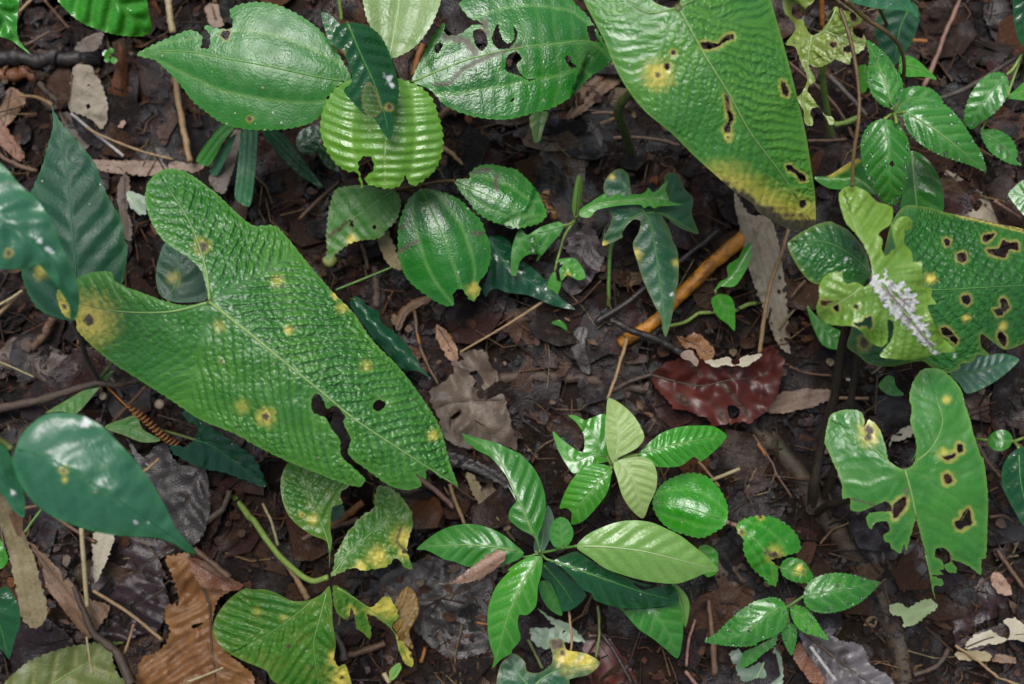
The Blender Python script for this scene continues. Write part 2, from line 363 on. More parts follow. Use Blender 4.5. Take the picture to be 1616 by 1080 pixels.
def build_ground():
    core = np.linspace(-.62, .62, 300); out = np.array([.7, .85, 1.1, 1.5, 2.2, 4, 8, 20, 60.])
    xs = np.concatenate([-out[::-1], core, out]); n = len(xs)
    X, Y = np.meshgrid(xs, xs); P = np.stack([X.ravel(), Y.ravel()], 1)
    fine = (.0030 * sn(P, .035, 5) + .0016 * sn(P, .014, 6) + .0034 * sn(P, .09, 7))
    Z = G(P[:, 0], P[:, 1]) + np.where(np.abs(P).max(1) < .65, fine, 0) - .002
    i = np.arange(n - 1); I, J = np.meshgrid(i, i); a = (J * n + I).ravel()
    o = mesh_obj('ground', np.column_stack([P, Z]), np.stack([a, a + 1, a + n + 1, a + n], 1), SOIL, loc=(0, 0, 0))
    tag(o, 'dark wet forest soil under the leaf litter', kind='structure')
build_ground()

# ------------------------------------------------------------------ builders for plants, fallen leaves and sticks
def thing(name, label, cat, px, py, group=None):
    o = bpy.data.objects.new(name, None); C.objects.link(o); o.empty_display_size = .02
    q = unp([(px, py)], 0.0, True)[0]; o.location = q; tag(o, label, cat, group); return o
SEED = [100]; CALC = {}
def serrate(P, amp, sp, seed):
    d = np.sqrt(((np.roll(P, -1, 0) - P) ** 2).sum(1)); cum = np.concatenate([[0], np.cumsum(d)[:-1]]); tot = d.sum()
    n = max(3, round(tot / sp)); ph = cum / tot * n; r = random.Random(seed); amps = [r.uniform(.5, 1.3) for _ in range(n + 1)]
    T = np.roll(P, -1, 0) - np.roll(P, 1, 0); T /= np.linalg.norm(T, axis=1)[:, None] + 1e-9; Nn = np.stack([T[:, 1], -T[:, 0]], 1)
    area = (P[:, 0] * np.roll(P[:, 1], -1) - np.roll(P[:, 0], -1) * P[:, 1]).sum()
    if area < 0: Nn = -Nn
    k = ph.astype(int) % n; saw = (ph % 1.0); saw = np.where(saw < .72, saw / .72, (1 - saw) / .28)
    return P + Nn * ((saw - .5) * amp * np.array([amps[i] for i in k]))[:, None]
def leaf(parent, outline, rib, h, M, k='pin', name='leaf', holes=(), spots=(), ser=None, sp=22, ang=55, curve=.0012, dep=.7, arch=0.0, fold=0.0,
         roll=0.0, wave=0.0, und=.5, crum=0.0, res=3.2, ground=False, lines=(0, .42), ribs=(), rw=2.6, ribM='rib_green', hring=0, hnec=1.5, tipyel=None, nec=(),
         cell=9.0, drops=0, lobes=None, jag=0.0, label=None, vw=2.2, margin=0.0, vk=1.0, maj=0, tv=.7, midrib=True, dropsz=2.2, on=None, off=.001, bs=0.0):
    SEED[0] += 1; seed = SEED[0]; rng = random.Random(seed)
    O = catmull(pts(outline), 2.2, True)
    if ser: O = serrate(O, ser[0], ser[1], seed)
    if jag: O = O + np.stack([sn(O, 9, seed + 1), sn(O, 9, seed + 2)], 1) * jag
    HO = [catmull(pts(q), 2.2, True) for q in holes]
    HO = [q + np.stack([sn(q, 7, seed + 3), sn(q, 7, seed + 4)], 1) * .9 for q in HO]
    vv, ff, A, B = fill(O, HO, res, rng)
    R0 = catmull(pts(rib), 4, False); RR = [R0] + [catmull(pts(q), 4, False) for q in ribs]
    ao, bo, _, L = ribco(O, R0); HW = max(np.abs(bo).max(), 4)
    # half width along the rib, each side
    bins = np.linspace(-.3, 1.1, 57); hwl = np.zeros((2, 57))
    for s in (0, 1):
        m = bo >= 0 if s else bo < 0
        for i, u in enumerate(bins):
            w = np.abs(ao / L - u) < .04; q = np.abs(bo[m & w]); hwl[s, i] = q.max() if len(q) else 0
    hwl = np.maximum(hwl, 3)
    hb, ht = h
    def calc(P):
        a, b, D, _ = ribco(P, R0); u = np.clip(a / L, -.6, 1.15); best = D.copy(); sec = np.full(len(P), 1e3); aa, bb = a.copy(), b.copy(); which = np.zeros(len(P))
        for j, R in enumerate(RR[1:]):
            a2, b2, D2, _ = ribco(P, R); m = D2 < best; sec = np.where(m, best, np.minimum(sec, D2)); aa[m] = a2[m]; bb[m] = b2[m]; best[m] = D2[m]; which[m] = j + 1
        hw = np.where(b >= 0, np.interp(u, bins, hwl[1]), np.interp(u, bins, hwl[0]))
        w = np.clip(np.abs(b) / hw, 0, 1.2); ed = bdist(P, A); ab = np.abs(bb); sg = np.where(bb >= 0, 1., -1.)
        sm = np.clip((sec - best) / 9, 0, 1); tm = np.clip(ab / 9, 0, 1) * np.clip(ed / 8, 0, 1) * sm; wob = sn(P, 70, seed + 9) * (4.0 if maj else 1.6)
        s = aa + wob; phb = bb / cell
        if k == 'pin':
            ca_, sa_ = math.cos(math.radians(ang)), math.sin(math.radians(ang))
            phb = (aa * ca_ + ab * sa_) / cell + 40 * which + 17 * sg
            s = aa - ab / math.tan(math.radians(ang)) - curve * ab * ab * 1.0 + wob; ph = s / sp + .25 * sg
            vd = np.abs(ph - np.round(ph)) * sp * math.sin(math.radians(ang)); vein = np.exp(-(vd / vw) ** 2) * np.clip(ed / 10, 0, 1) * .7
            corr = -np.cos(2 * math.pi * ph)
            if maj:
                pm = (ph - .25 * sg) / maj; md = np.abs(pm - np.round(pm)) * sp * maj * math.sin(math.radians(ang)); mv = np.exp(-(md / 2.6) ** 2) * np.clip(ed / 25, 0, 1)
                vein = np.maximum(vein * .5, mv); corr = .6 * corr - 1.6 * np.exp(-(md / 3.0) ** 2)
                if bs: q_ = np.where(b > 0, .5 + .4 * np.clip(u, 0, 1), 1.0); corr = corr * q_; vein = vein * np.clip(q_ + .25, 0, 1)
        elif k == 'mel':
            ph = (aa - .12 * ab + .0025 * ab * ab + wob) / sp
            vd = np.abs(ph - np.round(ph)) * sp; vein = np.exp(-(vd / vw) ** 2) * min(.45, tv)
            for q in lines: vein = np.maximum(vein, np.exp(-(np.abs(w - q) * hw / (vw * 1.15)) ** 2))
            lon = np.min([np.abs(w - q) * hw for q in lines], axis=0)
            corr = -np.cos(2 * math.pi * ph) * tv + 1.9 * np.clip(lon / 16, 0, 1) - .9
            tm = np.clip(ed / 6, 0, 1)
        elif k == 'par':
            ph = bb / sp; corr = -np.cos(2 * math.pi * ph); vein = np.exp(-((np.abs(ph - np.round(ph)) * sp) / 1.0) ** 2) * .5; tm = 1.0; phb = aa / 40
        else: ph = aa / 20; corr = 0 * aa; vein = 0 * aa
        vein = np.maximum(vein, np.exp(-(best / (rw * .8)) ** 2) * np.clip(1.2 - aa / (L * 1.05), .2, 1))
        z = hb + (ht - hb) * u + arch * 4 * u * (1 - u) + fold * np.clip(np.abs(b) / HW, 0, 1) ** 1.3 + roll * b / HW
        z = z + dep * .7e-3 * corr * tm + und * .6e-3 * sn(P, 75, seed + 5) + und * .2e-3 * sn(P, 30, seed + 6)
        z = z - dep * .5e-3 * np.exp(-(best / 3.5) ** 2) - margin * np.exp(-(ed / 6) ** 2)
        if wave: z = z + wave * np.sin(a / L * 2 * math.pi * 2.3 + seed) * w ** 2
        if crum: z = z + crum * (.55 * sn(P, 120, seed + 7) - .4 * np.abs(sn(P, 75, seed + 8)) + .03 * sn(P, 26, seed + 10) - .1 * np.abs(sn(P, 38, seed + 12)))
        if on is not None: z = CALC[on.name](P)[0] + off + crum * .5 * (sn(P, 9, seed + 20) + sn(P, 5, seed + 21))
        return z, vein, ph, phb, ed, sm * np.clip(best / 7, 0, 1) * np.clip(ed / 6, 0, 1)
    z, vein, ph, phb, ed, u = calc(vv)
    yel = np.zeros(len(vv)); ne = np.zeros(len(vv)); wh = np.zeros(len(vv)); nz = sn(vv, 17, seed + 11) * .3 + sn(vv, 7, seed + 12) * .1
    for (x, y, ry, rn, *tt) in spots:
        d = np.sqrt((vv[:, 0] - x) ** 2 + (vv[:, 1] - y) ** 2)
        st = tt[0] if tt else 1.0
        if ry > 0: yel = np.maximum(yel, st * np.clip(1.3 - d / ry + nz * .6, 0, 1) ** 1.5 * .92)
        if rn > 0: ne = np.maximum(ne, np.clip((1.1 - d / rn + nz) * 3, 0, 1))
        if ry < 0: wh = np.maximum(wh, np.clip((1.0 - d / -ry + nz * 1.5) * 3, 0, 1))
    for (path, wd) in nec:
        q = pts(path); d = segdist(vv, q[:-1], q[1:]); ne = np.maximum(ne, np.clip((1.1 - d / wd + nz) * 2, 0, 1) * .85)
    if hring and HO:
        A2 = np.concatenate(HO); B2 = np.concatenate([np.roll(q, -1, 0) for q in HO]); d = bdist(vv, A2)
        yel = np.maximum(yel, np.clip(1.15 - d / (hring * .75) + nz, 0, 1) * .72); ne = np.maximum(ne, np.clip(1.2 - d / hnec + nz, 0, 1) * .9)
    if tipyel:
        q = pts(tipyel[0]); d = segdist(vv, q[:-1], q[1:]); yel = np.maximum(yel, np.clip(1.3 - d / tipyel[1] + nz * .35, 0, 1))
        if tipyel[2]: ne = np.maximum(ne, np.clip((1.1 - d / tipyel[2] + nz * .8) * 2.5, 0, 1))
    Q = unp(vv, z, ground)
    bz = calc(R0[:1])[0]; base = unp(R0[:1], bz, ground)[0]
    o = mesh_obj(name, Q, ff, MK[M], parent, base)
    attr(o, 'mk', 'FLOAT_COLOR', np.stack([vein * vk, yel, ne, wh], 1))
    CALC[o.name] = calc
    if bs:
        am, bmn, _, _ = ribco(vv, R0); u = u * np.clip(np.where(bmn > 0, 1 - bs + bs * .7 * np.clip(am / L, 0, 1) + .15 * sn(vv, 50, seed + 30), 1), .05, 1)
    attr(o, 'bm', 'FLOAT', u * np.clip(.8 + .45 * sn(vv, 170, seed + 15), .3, 1) * np.clip(1.1 - ne - .6 * yel, 0, 1))
    attr(o, 'st', 'FLOAT_VECTOR', np.stack([ph, phb, np.exp(-(ed / 5) ** 2)], 1))
    if label and parent is not None: o['label'] = label
    if midrib:
        VV, FF = [], []
        for j, R in enumerate(RR):
            q = R[::3] if len(R) > 6 else R
            Oin = inside(q, O); 
            for hh in HO: Oin &= ~inside(q, hh)
            runs = []; cur = []
            for i2 in range(len(q)):
                if Oin[i2]: cur.append(i2)
                elif len(cur) > 1: runs.append(cur); cur = []
                else: cur = []
            if len(cur) > 1: runs.append(cur)
            for rn in runs:
                qq = q[rn]; zz = calc(qq)[0] + .00012; t = np.array(rn) / max(1, len(q) - 1)
                rad = rw * .5 * PX * (1 - .75 * t) * (.8 if j else 1)
                v, f = tube_geo(unp(qq, zz, ground), rad, 6)
                mesh_obj('midrib', v, f, MK[ribM], o, base)
    if drops: droplets(o, O, HO, calc, drops, rng, ground, base, dropsz)
    return o
def droplets(o, O, HO, calc, n, rng, ground, base, size=2.2):
    P = []; cen = O.mean(0)
    for i in range(n):
        if rng.random() < .72:
            p = O[rng.randrange(len(O))]; d = cen - p; p = p + d / (np.linalg.norm(d) + 1e-6) * rng.uniform(2.5, 7)
        else: p = cen + (O[rng.randrange(len(O))] - cen) * rng.uniform(.1, .85)
        P.append(p)
    P = np.array(P); ok = inside(P, O)
    for hh in HO: ok &= ~inside(P, hh)
    P = P[ok]
    if not len(P): return
    Q = unp(P, calc(P)[0], ground); VV, FF = [], []
    for q in Q:
        r = rng.uniform(.6, 1.35) * size * PX; k0 = len(VV)
        for j, (cr, cz) in enumerate(((1.0, -.1), (.92, .38), (.6, .72))):
            for i in range(8): VV.append(q + np.array([cr * r * math.cos(i * .7854), cr * r * math.sin(i * .7854), cz * r]))
        VV.append(q + np.array([0, 0, .88 * r]))
        for j in range(2):
            for i in range(8): FF.append((k0+j*8+i, k0+j*8+(i+1) % 8, k0+j*8+8+(i+1) % 8, k0+j*8+8+i))
        for i in range(8): FF.append((k0+16+i, k0+16+(i+1) % 8, k0+24))
        FF.append(tuple(k0 + 7 - i for i in range(8)))
    d = mesh_obj('water_droplets', np.array(VV), FF, MK['water'], o, base); d['kind'] = 'stuff'
def path3(s, hh, ground, step=5):
    q = pts(s) if isinstance(s, str) else np.array(s, float)
    if np.isscalar(hh[0]) and len(hh) == 2 and len(q) != 2:
        cum = np.concatenate([[0], np.cumsum(np.sqrt((np.diff(q, axis=0) ** 2).sum(1)))]); hs_ = hh[0] + (hh[1] - hh[0]) * cum / cum[-1]
    else: hs_ = np.array(hh, float)
    q3 = np.column_stack([q, hs_ / PX]); c = catmull(q3, step, False)
    return unp(c[:, :2], c[:, 2] * PX, ground)
def stem(parent, s, hh, r, M='stem_green', name='petiole', ground=False, n=8, wob=.05, label=None):
    """r in photo pixels (radius), single or (start, end)"""
    r0, r1 = (r, r) if np.isscalar(r) else r
    P = path3(s, hh, ground); t = np.linspace(0, 1, len(P))
    rad = (r0 + (r1 - r0) * t) * PX
    SEED[0] += 1
    if wob: 
        q = np.column_stack([t * 40, 0 * t]); rad = rad * (1 + wob * sn(q, 5, SEED[0])); P = P + np.column_stack([sn(q, 9, SEED[0] + 1), sn(q, 9, SEED[0] + 2), .4 * sn(q, 9, SEED[0] + 3)]) * r0 * PX * wob * 1.2
    v, f = tube_geo(P, rad, n); o = mesh_obj(name, v, f, MK[M], parent, P[0])
    if label and parent is not None: o['label'] = label
    return o
def fallen(outline, rib, label, M, hh=.010, name='dead_leaf', cat='dead leaf', h2=None, crum=.003, group='fallen leaves on the soil', **kw):
    kw.setdefault('ribM', 'rib_dead'); kw.setdefault('k', 'pin'); kw.setdefault('res', 4.0); kw.setdefault('und', .6); kw.setdefault('jag', 1.5)
    if hh < .05:
        dl = min(.007, max(0, hh - .007)); hh -= dl; h2 = None if h2 is None else h2 - dl
    o = leaf(None, outline, rib, (hh, hh if h2 is None else h2), M, crum=crum, ground=True, name=name, **kw)
    tag(o, label, cat, group); return o
def stick(s, label, r, M, hh=(.006, .006), name='twig', cat='twig', group='twigs and straws on the soil', wob=.12, n=8):
    P = stem(None, s, hh, r, M, name, True, n, wob); tag(P, label, cat, group); return P

# ================================================================== LARGE HEART-SHAPED LEAVES
GA = 'heart-leaved plants'
t = thing('arum_plant', 'huge quilted heart-shaped leaf with yellow spots, centre left, torn at its tip', 'plant', 430, 625, GA)
leaf(t, 'a1 935,355 925,290 900,215 850,165 780,120 720,70 680,5 a0 665,960 650,890 665,820 700,780 760,755 840,775 960,860 1130,1010 b1 100,20 230,170 350,310 440,400 540,540 640,640 720,740 790,840 840,930 870,1040 b2 885,100 918,195 870,165 830,150 800,118 775,122 772,160 730,138 755,188 690,210 640,200 600,185 565,160 500,112 455,80 425,45 b1 425,1020 437,980 418,935 402,900 412,880 395,850 362,825 332,842 308,788 282,770 260,800 266,852 325,882 350,930 388,980 390,1030 b2 400,65 450,110 500,160 480,195 400,178 300,140 130,70 0,5 a1 1050,950 900,890 780,810 640,720 500,630 400,545 345,485 340,440 310,437 280,412 255,345 256,310 300,290 345,255 400,230 460,222 500,228 512,262 560,290 640,320 720,350 800,372 880,372',
     'f 331,477 400,531 453,575 502,614 560,662 640,715 722,768', (.205, .165), 'arum', ribs=('f 331,477 270,492 190,492 118,478', 'f 331,477 325,425 300,352 262,292'),
     sp=20, ang=50, curve=.0022, dep=.75, maj=1, arch=.014, fold=-.03, cell=9, bs=.55, und=.8, res=2.6, jag=.7, rw=5.5, ribM='rib_light', margin=.0012,
     holes=('b1 540,812 556,800 592,808 586,836 560,850 536,836',),
     spots=((419, 658, 17, 6), (318, 389, 15, 10), (141, 506, 46, 9), (103, 484, 26, 4), (437, 443, 13, 0, .45), (541, 486, 11, 0, .8), (578, 577, 11, 0, .6), (683, 687, 11, 0, .8), (456, 521, 8, 0), (382, 642, 14, 0, .45), (346, 515, 12, 0, .4), (349, 571, 3, 2.5), (530, 466, 8, 0)))
stem(t, [(331, 477), (350, 520), (390, 580), (430, 625)], (.205, .15, .08, -.01), (4.5, 7), 'stem_olive')

t = thing('arum_plant', 'large quilted heart-shaped leaf cut by the top edge, its tip turning yellow and brown', 'plant', 1002, 255, GA)
leaf(t, 'f 1071,12 c0 740,38 690,25 650,0 f 1018,-30 1000,-75 965,-105 930,-85 915,-40 c0 345,0 390,90 440,190 480,290 540,400 620,500 740,600 840,700 940,790 1020,860 1100,912 d0 0,950 100,1012 170,1037 225,1022 258,1008 255,860 240,760 215,600 180,450 150,330 110,180 75,60 60,0 f 1198,-70 1160,-115 1120,-120 1090,-80 1078,-30',
     'f 1071,12 1117,95 1152,151 1183,208 1231,272 1266,326 1284,358', (.245, .15), 'arum_pale', ribs=('f 1071,12 1020,20 970,-20 950,-70', 'f 1071,12 1110,-10 1150,-60'),
     sp=20, ang=50, curve=.002, dep=.6, maj=1, cell=9, bs=.45, arch=.02, fold=-.02, roll=.008, res=2.8, rw=4, ribM='rib_light', margin=.001,
     holes=('c0 865,195 905,190 945,195 985,160 1015,155 1018,172 985,185 940,212 895,222 870,212', 'c0 978,430 992,432 1000,490 1015,530 1002,560 998,590 980,595 975,575 995,540 985,490',
            'd0 105,365 118,372 135,410 130,432 112,420', 'd0 130,742 150,745 180,770 210,790 212,812 190,812 175,785 150,768 135,765', 'd0 188,905 205,897 215,915 203,932 188,925', 'c0 708,290 725,285 730,305 718,315 710,308', 'c0 738,232 752,230 752,245 742,245'),
     hring=6, hnec=2, spots=((1038, 118, 27, 4.5), (1149, 216, 10, 3)), tipyel=('f 1140,312 1190,342 1230,360 1285,372', 52, 29))
stem(t, [(1071, 12), (1045, 90), (976, 170), (985, 205), (1002, 255)], (.245, .18, .10, .06, -.01), (5, 8), 'stem_olive')

# right-hand cluster
t = thing('arum_plant', 'pale crumpled heart-shaped leaf crusted with white mould along its midrib', 'plant', 1280, 822, GA)
lf = leaf(t, 'd1 512,245 505,175 475,105 435,50 395,5 d0 380,960 366,905 365,870 385,842 440,838 490,862 535,905 600,928 605,975 590,1012 560,1030 540,1055 d1 560,80 555,120 575,155 600,130 618,118 605,60 600,5 d0 605,1010 625,985 660,970 690,985 692,1020 655,1040 d1 665,20 655,95 690,135 697,182 733,178 738,240 752,292 780,300 778,335 800,368 760,375 785,440 830,520 890,580 820,590 760,605 680,620 600,615 548,605 565,575 600,525 610,455 582,440 585,500 578,545 555,563 500,540 465,495 430,470 380,468 320,460 278,432 262,390 275,340 275,290 300,245 340,226 378,230 382,262 402,280 440,272 480,290 510,265',
     'd1 512,250 560,300 680,430 800,570 850,590', (.245, .215), 'arum_young', ribs=('d1 512,250 500,170 450,60 420,-30', 'd1 512,250 420,330 320,390'), sp=20, dep=.8, arch=.006, fold=-.018, wave=.006, und=1.2, ribM='rib_pale', jag=.6,
     holes=('d1 285,355 310,358 335,355 310,367 300,378 285,372', 'd1 340,380 360,372 363,400 345,398', 'd1 430,375 450,375 448,390 433,388', 'd1 430,455 470,450 485,430 508,428 510,470 500,483 480,465 450,472'), hring=4, hnec=2)
leaf(lf, 'd1 514,205 522,240 545,235 535,262 562,255 572,205 580,240 570,268 600,262 615,285 650,262 668,285 650,300 690,300 680,320 712,325 700,345 735,362 705,375 712,400 690,410 742,430 712,445 770,460 745,475 782,505 760,520 795,552 780,565 815,590 790,598 770,580 765,560 742,558 735,540 712,540 715,515 690,505 700,482 670,485 665,462 640,465 645,440 615,440 610,420 588,415 590,392 565,385 568,360 548,355 540,325 522,318 520,292 500,282 512,262',
     'd1 515,260 640,400 800,580', (.2465, .2165), 'crust', k='none', name='mould_crust', crum=.0007, jag=1.6, res=2.2, midrib=False, on=lf, off=.0007, label='white flaky mould along the midrib',
     holes=('d1 553,275 572,280 585,305 568,302', 'd1 600,312 622,320 640,350 618,340', 'd1 655,395 672,405 680,430 662,420', 'd1 590,345 602,350 610,372 596,365', 'd1 690,440 705,455 700,470 688,455', 'd1 640,300 655,310 650,325 638,315', 'd1 735,490 752,500 750,520 736,508', 'd1 775,552 792,560 790,580 778,572'), nec=(('d1 560,290 640,380 700,460 780,560', 3.0), ('d1 600,310 680,380', 2.2), ('d1 650,350 690,350', 2)))
stem(t, 'd1 512,250 460,340 395,475 345,780 290,980 d2 250,200 240,345', (.243, .20, .15, .09, .05, .025, -.008), (5, 8.5), 'stem_dark', label='long dark petiole standing on the soil')

t = thing('arum_plant', 'dark green pebbly heart-shaped leaf behind the mouldy one, holes ringed with yellow', 'plant', 1295, 800, GA)
leaf(t, 'd1 512,235 490,150 450,85 400,35 330,0 d0 350,990 270,1005 200,1040 d1 135,95 145,140 190,220 230,265 262,280 380,300 420,470 400,560 450,600 500,640 600,650 735,625 790,660 850,680 905,660 910,640 965,628 985,600 1040,598 1003,560 1003,505 1060,545 1110,575 1194,545 1240,500 1260,400 1300,280 1290,150 1250,70 1194,35 d0 1120,1012 1070,1003 1000,983 850,955 750,928 660,925 600,1000 d1 560,150',
     'd1 515,240 640,285 785,305 1000,296 1194,285 1295,280', (.20, .155), 'arum_dark', ribs=('d1 515,240 420,150 300,90 190,90', 'd1 515,240 480,400 440,560'), sp=20, ang=58, dep=.7, maj=1, cell=9, bs=.6, fold=-.03, arch=.006, ribM='rib_green', res=2.8, rw=3,
     holes=('d1 1030,125 1080,120 1100,85 1130,95 1165,95 1165,125 1130,125 1105,160 1075,155 1035,140', 'd1 1010,65 1060,55 1040,80 1015,90', 'd1 895,145 930,140 935,170 910,182 895,165', 'd1 838,80 858,82 858,105 840,105', 'd1 915,335 945,332 955,350 940,372 920,360', 'd1 820,480 850,478 895,530 885,550 855,520 835,508', 'd1 1062,395 1098,392 1100,415 1075,422', 'd1 1075,500 1095,495 1113,520 1108,560 1085,540', 'd1 1088,345 1112,350 1125,385 1100,405'),
     hring=5, hnec=2.6, tipyel=('d0 900,962 1000,985 1194,1035', 4, 2), spots=((1364, 542, 14, 9), (1469, 440, 11, 0), (1525, 502, 8, 0), (1337, 410, -5, 0), (1508, 560, -4, 0), (1583, 515, 8, 0)))
stem(t, [(1377, 434), (1360, 520), (1330, 700), (1295, 800)], (.20, .15, .06, -.008), (4, 7), 'stem_dark')

t = thing('arum_plant', 'heart-shaped leaf with ragged eaten tip and yellow-ringed spots, at right below the mouldy leaf', 'plant', 1286, 812, GA)
leaf(t, 'd1 310,920 325,870 370,848 420,843 465,855 478,890 476,925 500,888 545,930 570,1000 585,1075 d2 575,40 590,80 630,108 660,115 695,95 710,50 d1 690,1075 712,1020 705,970 685,900 690,840 680,790 695,720 730,670 770,657 820,665 870,700 910,750 930,820 950,880 970,960 1005,1060 d2 1010,60 1025,150 1033,260 1030,380 1022,515 1003,520 1000,590 960,560 900,530 865,525 893,560 890,580 850,575 838,545 865,530 868,505 840,472 800,472 795,508 825,525 835,560 815,570 832,588 780,592 825,610 830,638 790,640 797,700 780,650 765,560 750,490 735,430 720,370 708,345 690,400 665,482 655,450 640,492 600,470 590,445 568,440 565,410 590,395 580,352 530,355 505,385 485,340 500,312 600,302 600,282 575,260 545,272 500,292 450,307 415,295 415,245 380,248 375,180 340,90 300,0 d1 300,980',
     'd2 660,118 690,230 712,340 745,470 780,620 797,698', (.185, .14), 'arum_smooth', ribs=('d2 660,118 560,60 480,-30 420,-60', 'd2 660,118 780,20 830,-100 800,-200'), sp=22, ang=52, dep=.35, maj=3, arch=.008, fold=-.014, roll=-.004, und=.8, ribM='rib_light', rw=3.4, jag=.6,
     holes=('d2 612,272 660,240 664,270 640,310 612,335 606,300', 'd2 835,145 850,138 870,150 868,175 845,178', 'd2 885,352 910,340 930,300 945,295 955,320 955,365 930,370 910,385 890,375', 'd2 895,5 918,5 920,30 905,40 895,25', 'd2 830,62 850,58 885,45 880,62 850,72'),
     hring=8, hnec=3, spots=((1372, 679, 20, 9), (1371, 690, 17, 7), (1494, 631, 8, 0), (1489, 716, 12, 0, .6)), nec=(('d2 660,200 670,240', 2.5), ('d2 420,248 600,300', 2.0)))
stem(t, 'd2 660,118 560,190 415,250 320,275 240,330', (.183, .13, .08, .05, -.006), (4.2, 7), 'stem_dark')

t = thing('arum_plant', 'pale yellowish leaf eaten to rags at the top right', 'plant', 1322, 250, GA)
leaf(t, 'f 1232,-40 d0 110,0 120,60 150,90 170,130 125,200 165,210 185,260 200,300 215,330 220,370 195,420 175,440 205,500 210,550 235,568 250,550 235,500 270,480 300,525 325,562 340,555 340,530 300,515 260,460 225,410 230,385 258,365 240,320 225,290 270,303 330,280 345,265 410,290 420,260 450,240 480,215 485,180 460,110 475,70 430,60 400,50 370,45 350,40 320,90 270,150 240,155 215,120 205,90 215,40 250,10 265,-20 280,-100 200,-150 120,-120',
     'd0 350,42 300,140 240,170 190,190 140,200', (.175, .15), 'arum_chewed', ribs=('d0 242,160 225,260 225,330 200,460 225,560', 'd0 300,140 400,180 470,200'), sp=20, dep=1.2, und=1.6, fold=-.008, ribM='rib_pale', jag=.7, hring=2.5, hnec=1.0,
     holes=('d0 155,30 180,25 205,60 200,85 175,85 155,60', 'd0 325,195 350,190 355,205 335,215', 'd0 385,215 420,200 430,230 400,235 385,230', 'd0 430,120 460,112 475,140 470,170 445,165 428,145', 'd0 415,62 430,57 445,85 420,95'))
stem(t, 'd0 350,42 330,80 290,330 310,500 350,700', (.172, .15, .09, .05, -.006), (4, 6), 'stem_lime')

# yellowing torn one, lower left
t = thing('arum_plant', 'tattered yellowing leaf in four torn lobes on a curved green stalk, lower left of centre', 'plant', 362, 774, GA)
leaf(t, 'b2 165,80 250,110 350,140 440,170 420,200 395,215 390,240 400,270 355,285 345,380 352,440 345,500 340,560 330,445 260,410 190,360 150,310 125,230 125,150', 'b2 345,560 335,440 270,280 220,130', (.088, .10), 'arum_yellowing', name='leaf_lobe', sp=20, dep=.7, und=1.2, arch=.006, spots=((493, 820, 12, 0, .7), (477, 812, 6, 2)), res=2.8, ribM='rib_light')
leaf(t, 'b2 560,190 620,200 660,240 700,290 715,350 700,420 690,480 710,560 680,555 640,515 600,550 500,570 450,560 400,575 350,600 355,560 370,500 400,440 430,390 480,330 540,290 545,230', 'b2 350,595 440,480 540,390 640,290 600,200', (.09, .075), 'arum_yellowing', name='leaf_lobe', sp=20, dep=.7, und=1.2, fold=-.006, jag=1.4, spots=((635, 850, 22, 0), (596, 880, 20, 0, .9), (640, 870, 14, 5), (570, 895, 12, 0)), nec=(('b2 660,380 640,440 680,480', 3),), res=2.8, ribM='rib_light')
leaf(t, 'b2 320,660 300,680 240,705 170,705 100,670 50,655 0,655 a2 1100,650 1050,680 1000,730 960,800 958,860 1000,920 1080,970 1194,1020 b2 80,1060 130,1090 250,1150 400,1150 440,1100 430,1040 410,990 380,1000 362,960 370,900 355,800 352,700 340,640', 'b2 335,640 300,780 270,900 300,1120', (.088, .05), 'arum_yellowing', name='leaf_lobe', ribs=('b2 335,640 200,760 60,860 -20,900',), sp=20, ang=48, dep=1.5, und=1.4, fold=-.012, arch=.006, spots=((405, 965, 10, 0, .4), (530, 1040, 16, 3), (540, 1070, 24, 3), (455, 1020, 0, 4), (492, 1052, 0, 3), (447, 975, 8, 0, .4)), res=2.8, ribM='rib_light')
leaf(t, 'b2 355,640 375,640 430,670 480,710 530,735 580,690 610,690 640,740 650,780 620,820 640,855 680,900 715,960 715,1000 680,990 650,920 632,850 590,810 560,785 535,775 510,765 515,800 528,830 525,880 490,850 462,830 455,790 450,760 440,735 430,775 410,790 375,760 360,720', 'b2 350,635 430,680 530,750 620,830 700,990', (.088, .035), 'arum_yellowing', name='leaf_lobe', sp=18, dep=.7, und=1.2, jag=1.0, spots=((612, 957, 22, 0), (590, 960, 16, 0), (650, 1035, 22, 3), (630, 1010, 18, 4), (555, 965, 10, 3)), res=2.8, ribM='rib_light')
leaf(t, 'b2 610,800 640,700 690,640 730,680 742,760 700,850 720,925 680,900 655,870 630,830', 'b2 620,820 680,720 700,660', (.055, .045), 'dead_shrivel', name='withered_tip', k='par', sp=7, dep=3.0, crum=.003, midrib=False, label='shrivelled brown end of the torn leaf')
stem(t, 'a2 1025,205 1120,330 b2 0,345 100,485 200,582 270,618 335,600', (-.004, .02, .03, .05, .07, .08, .087), (5.2, 4.2), 'stem_lime')

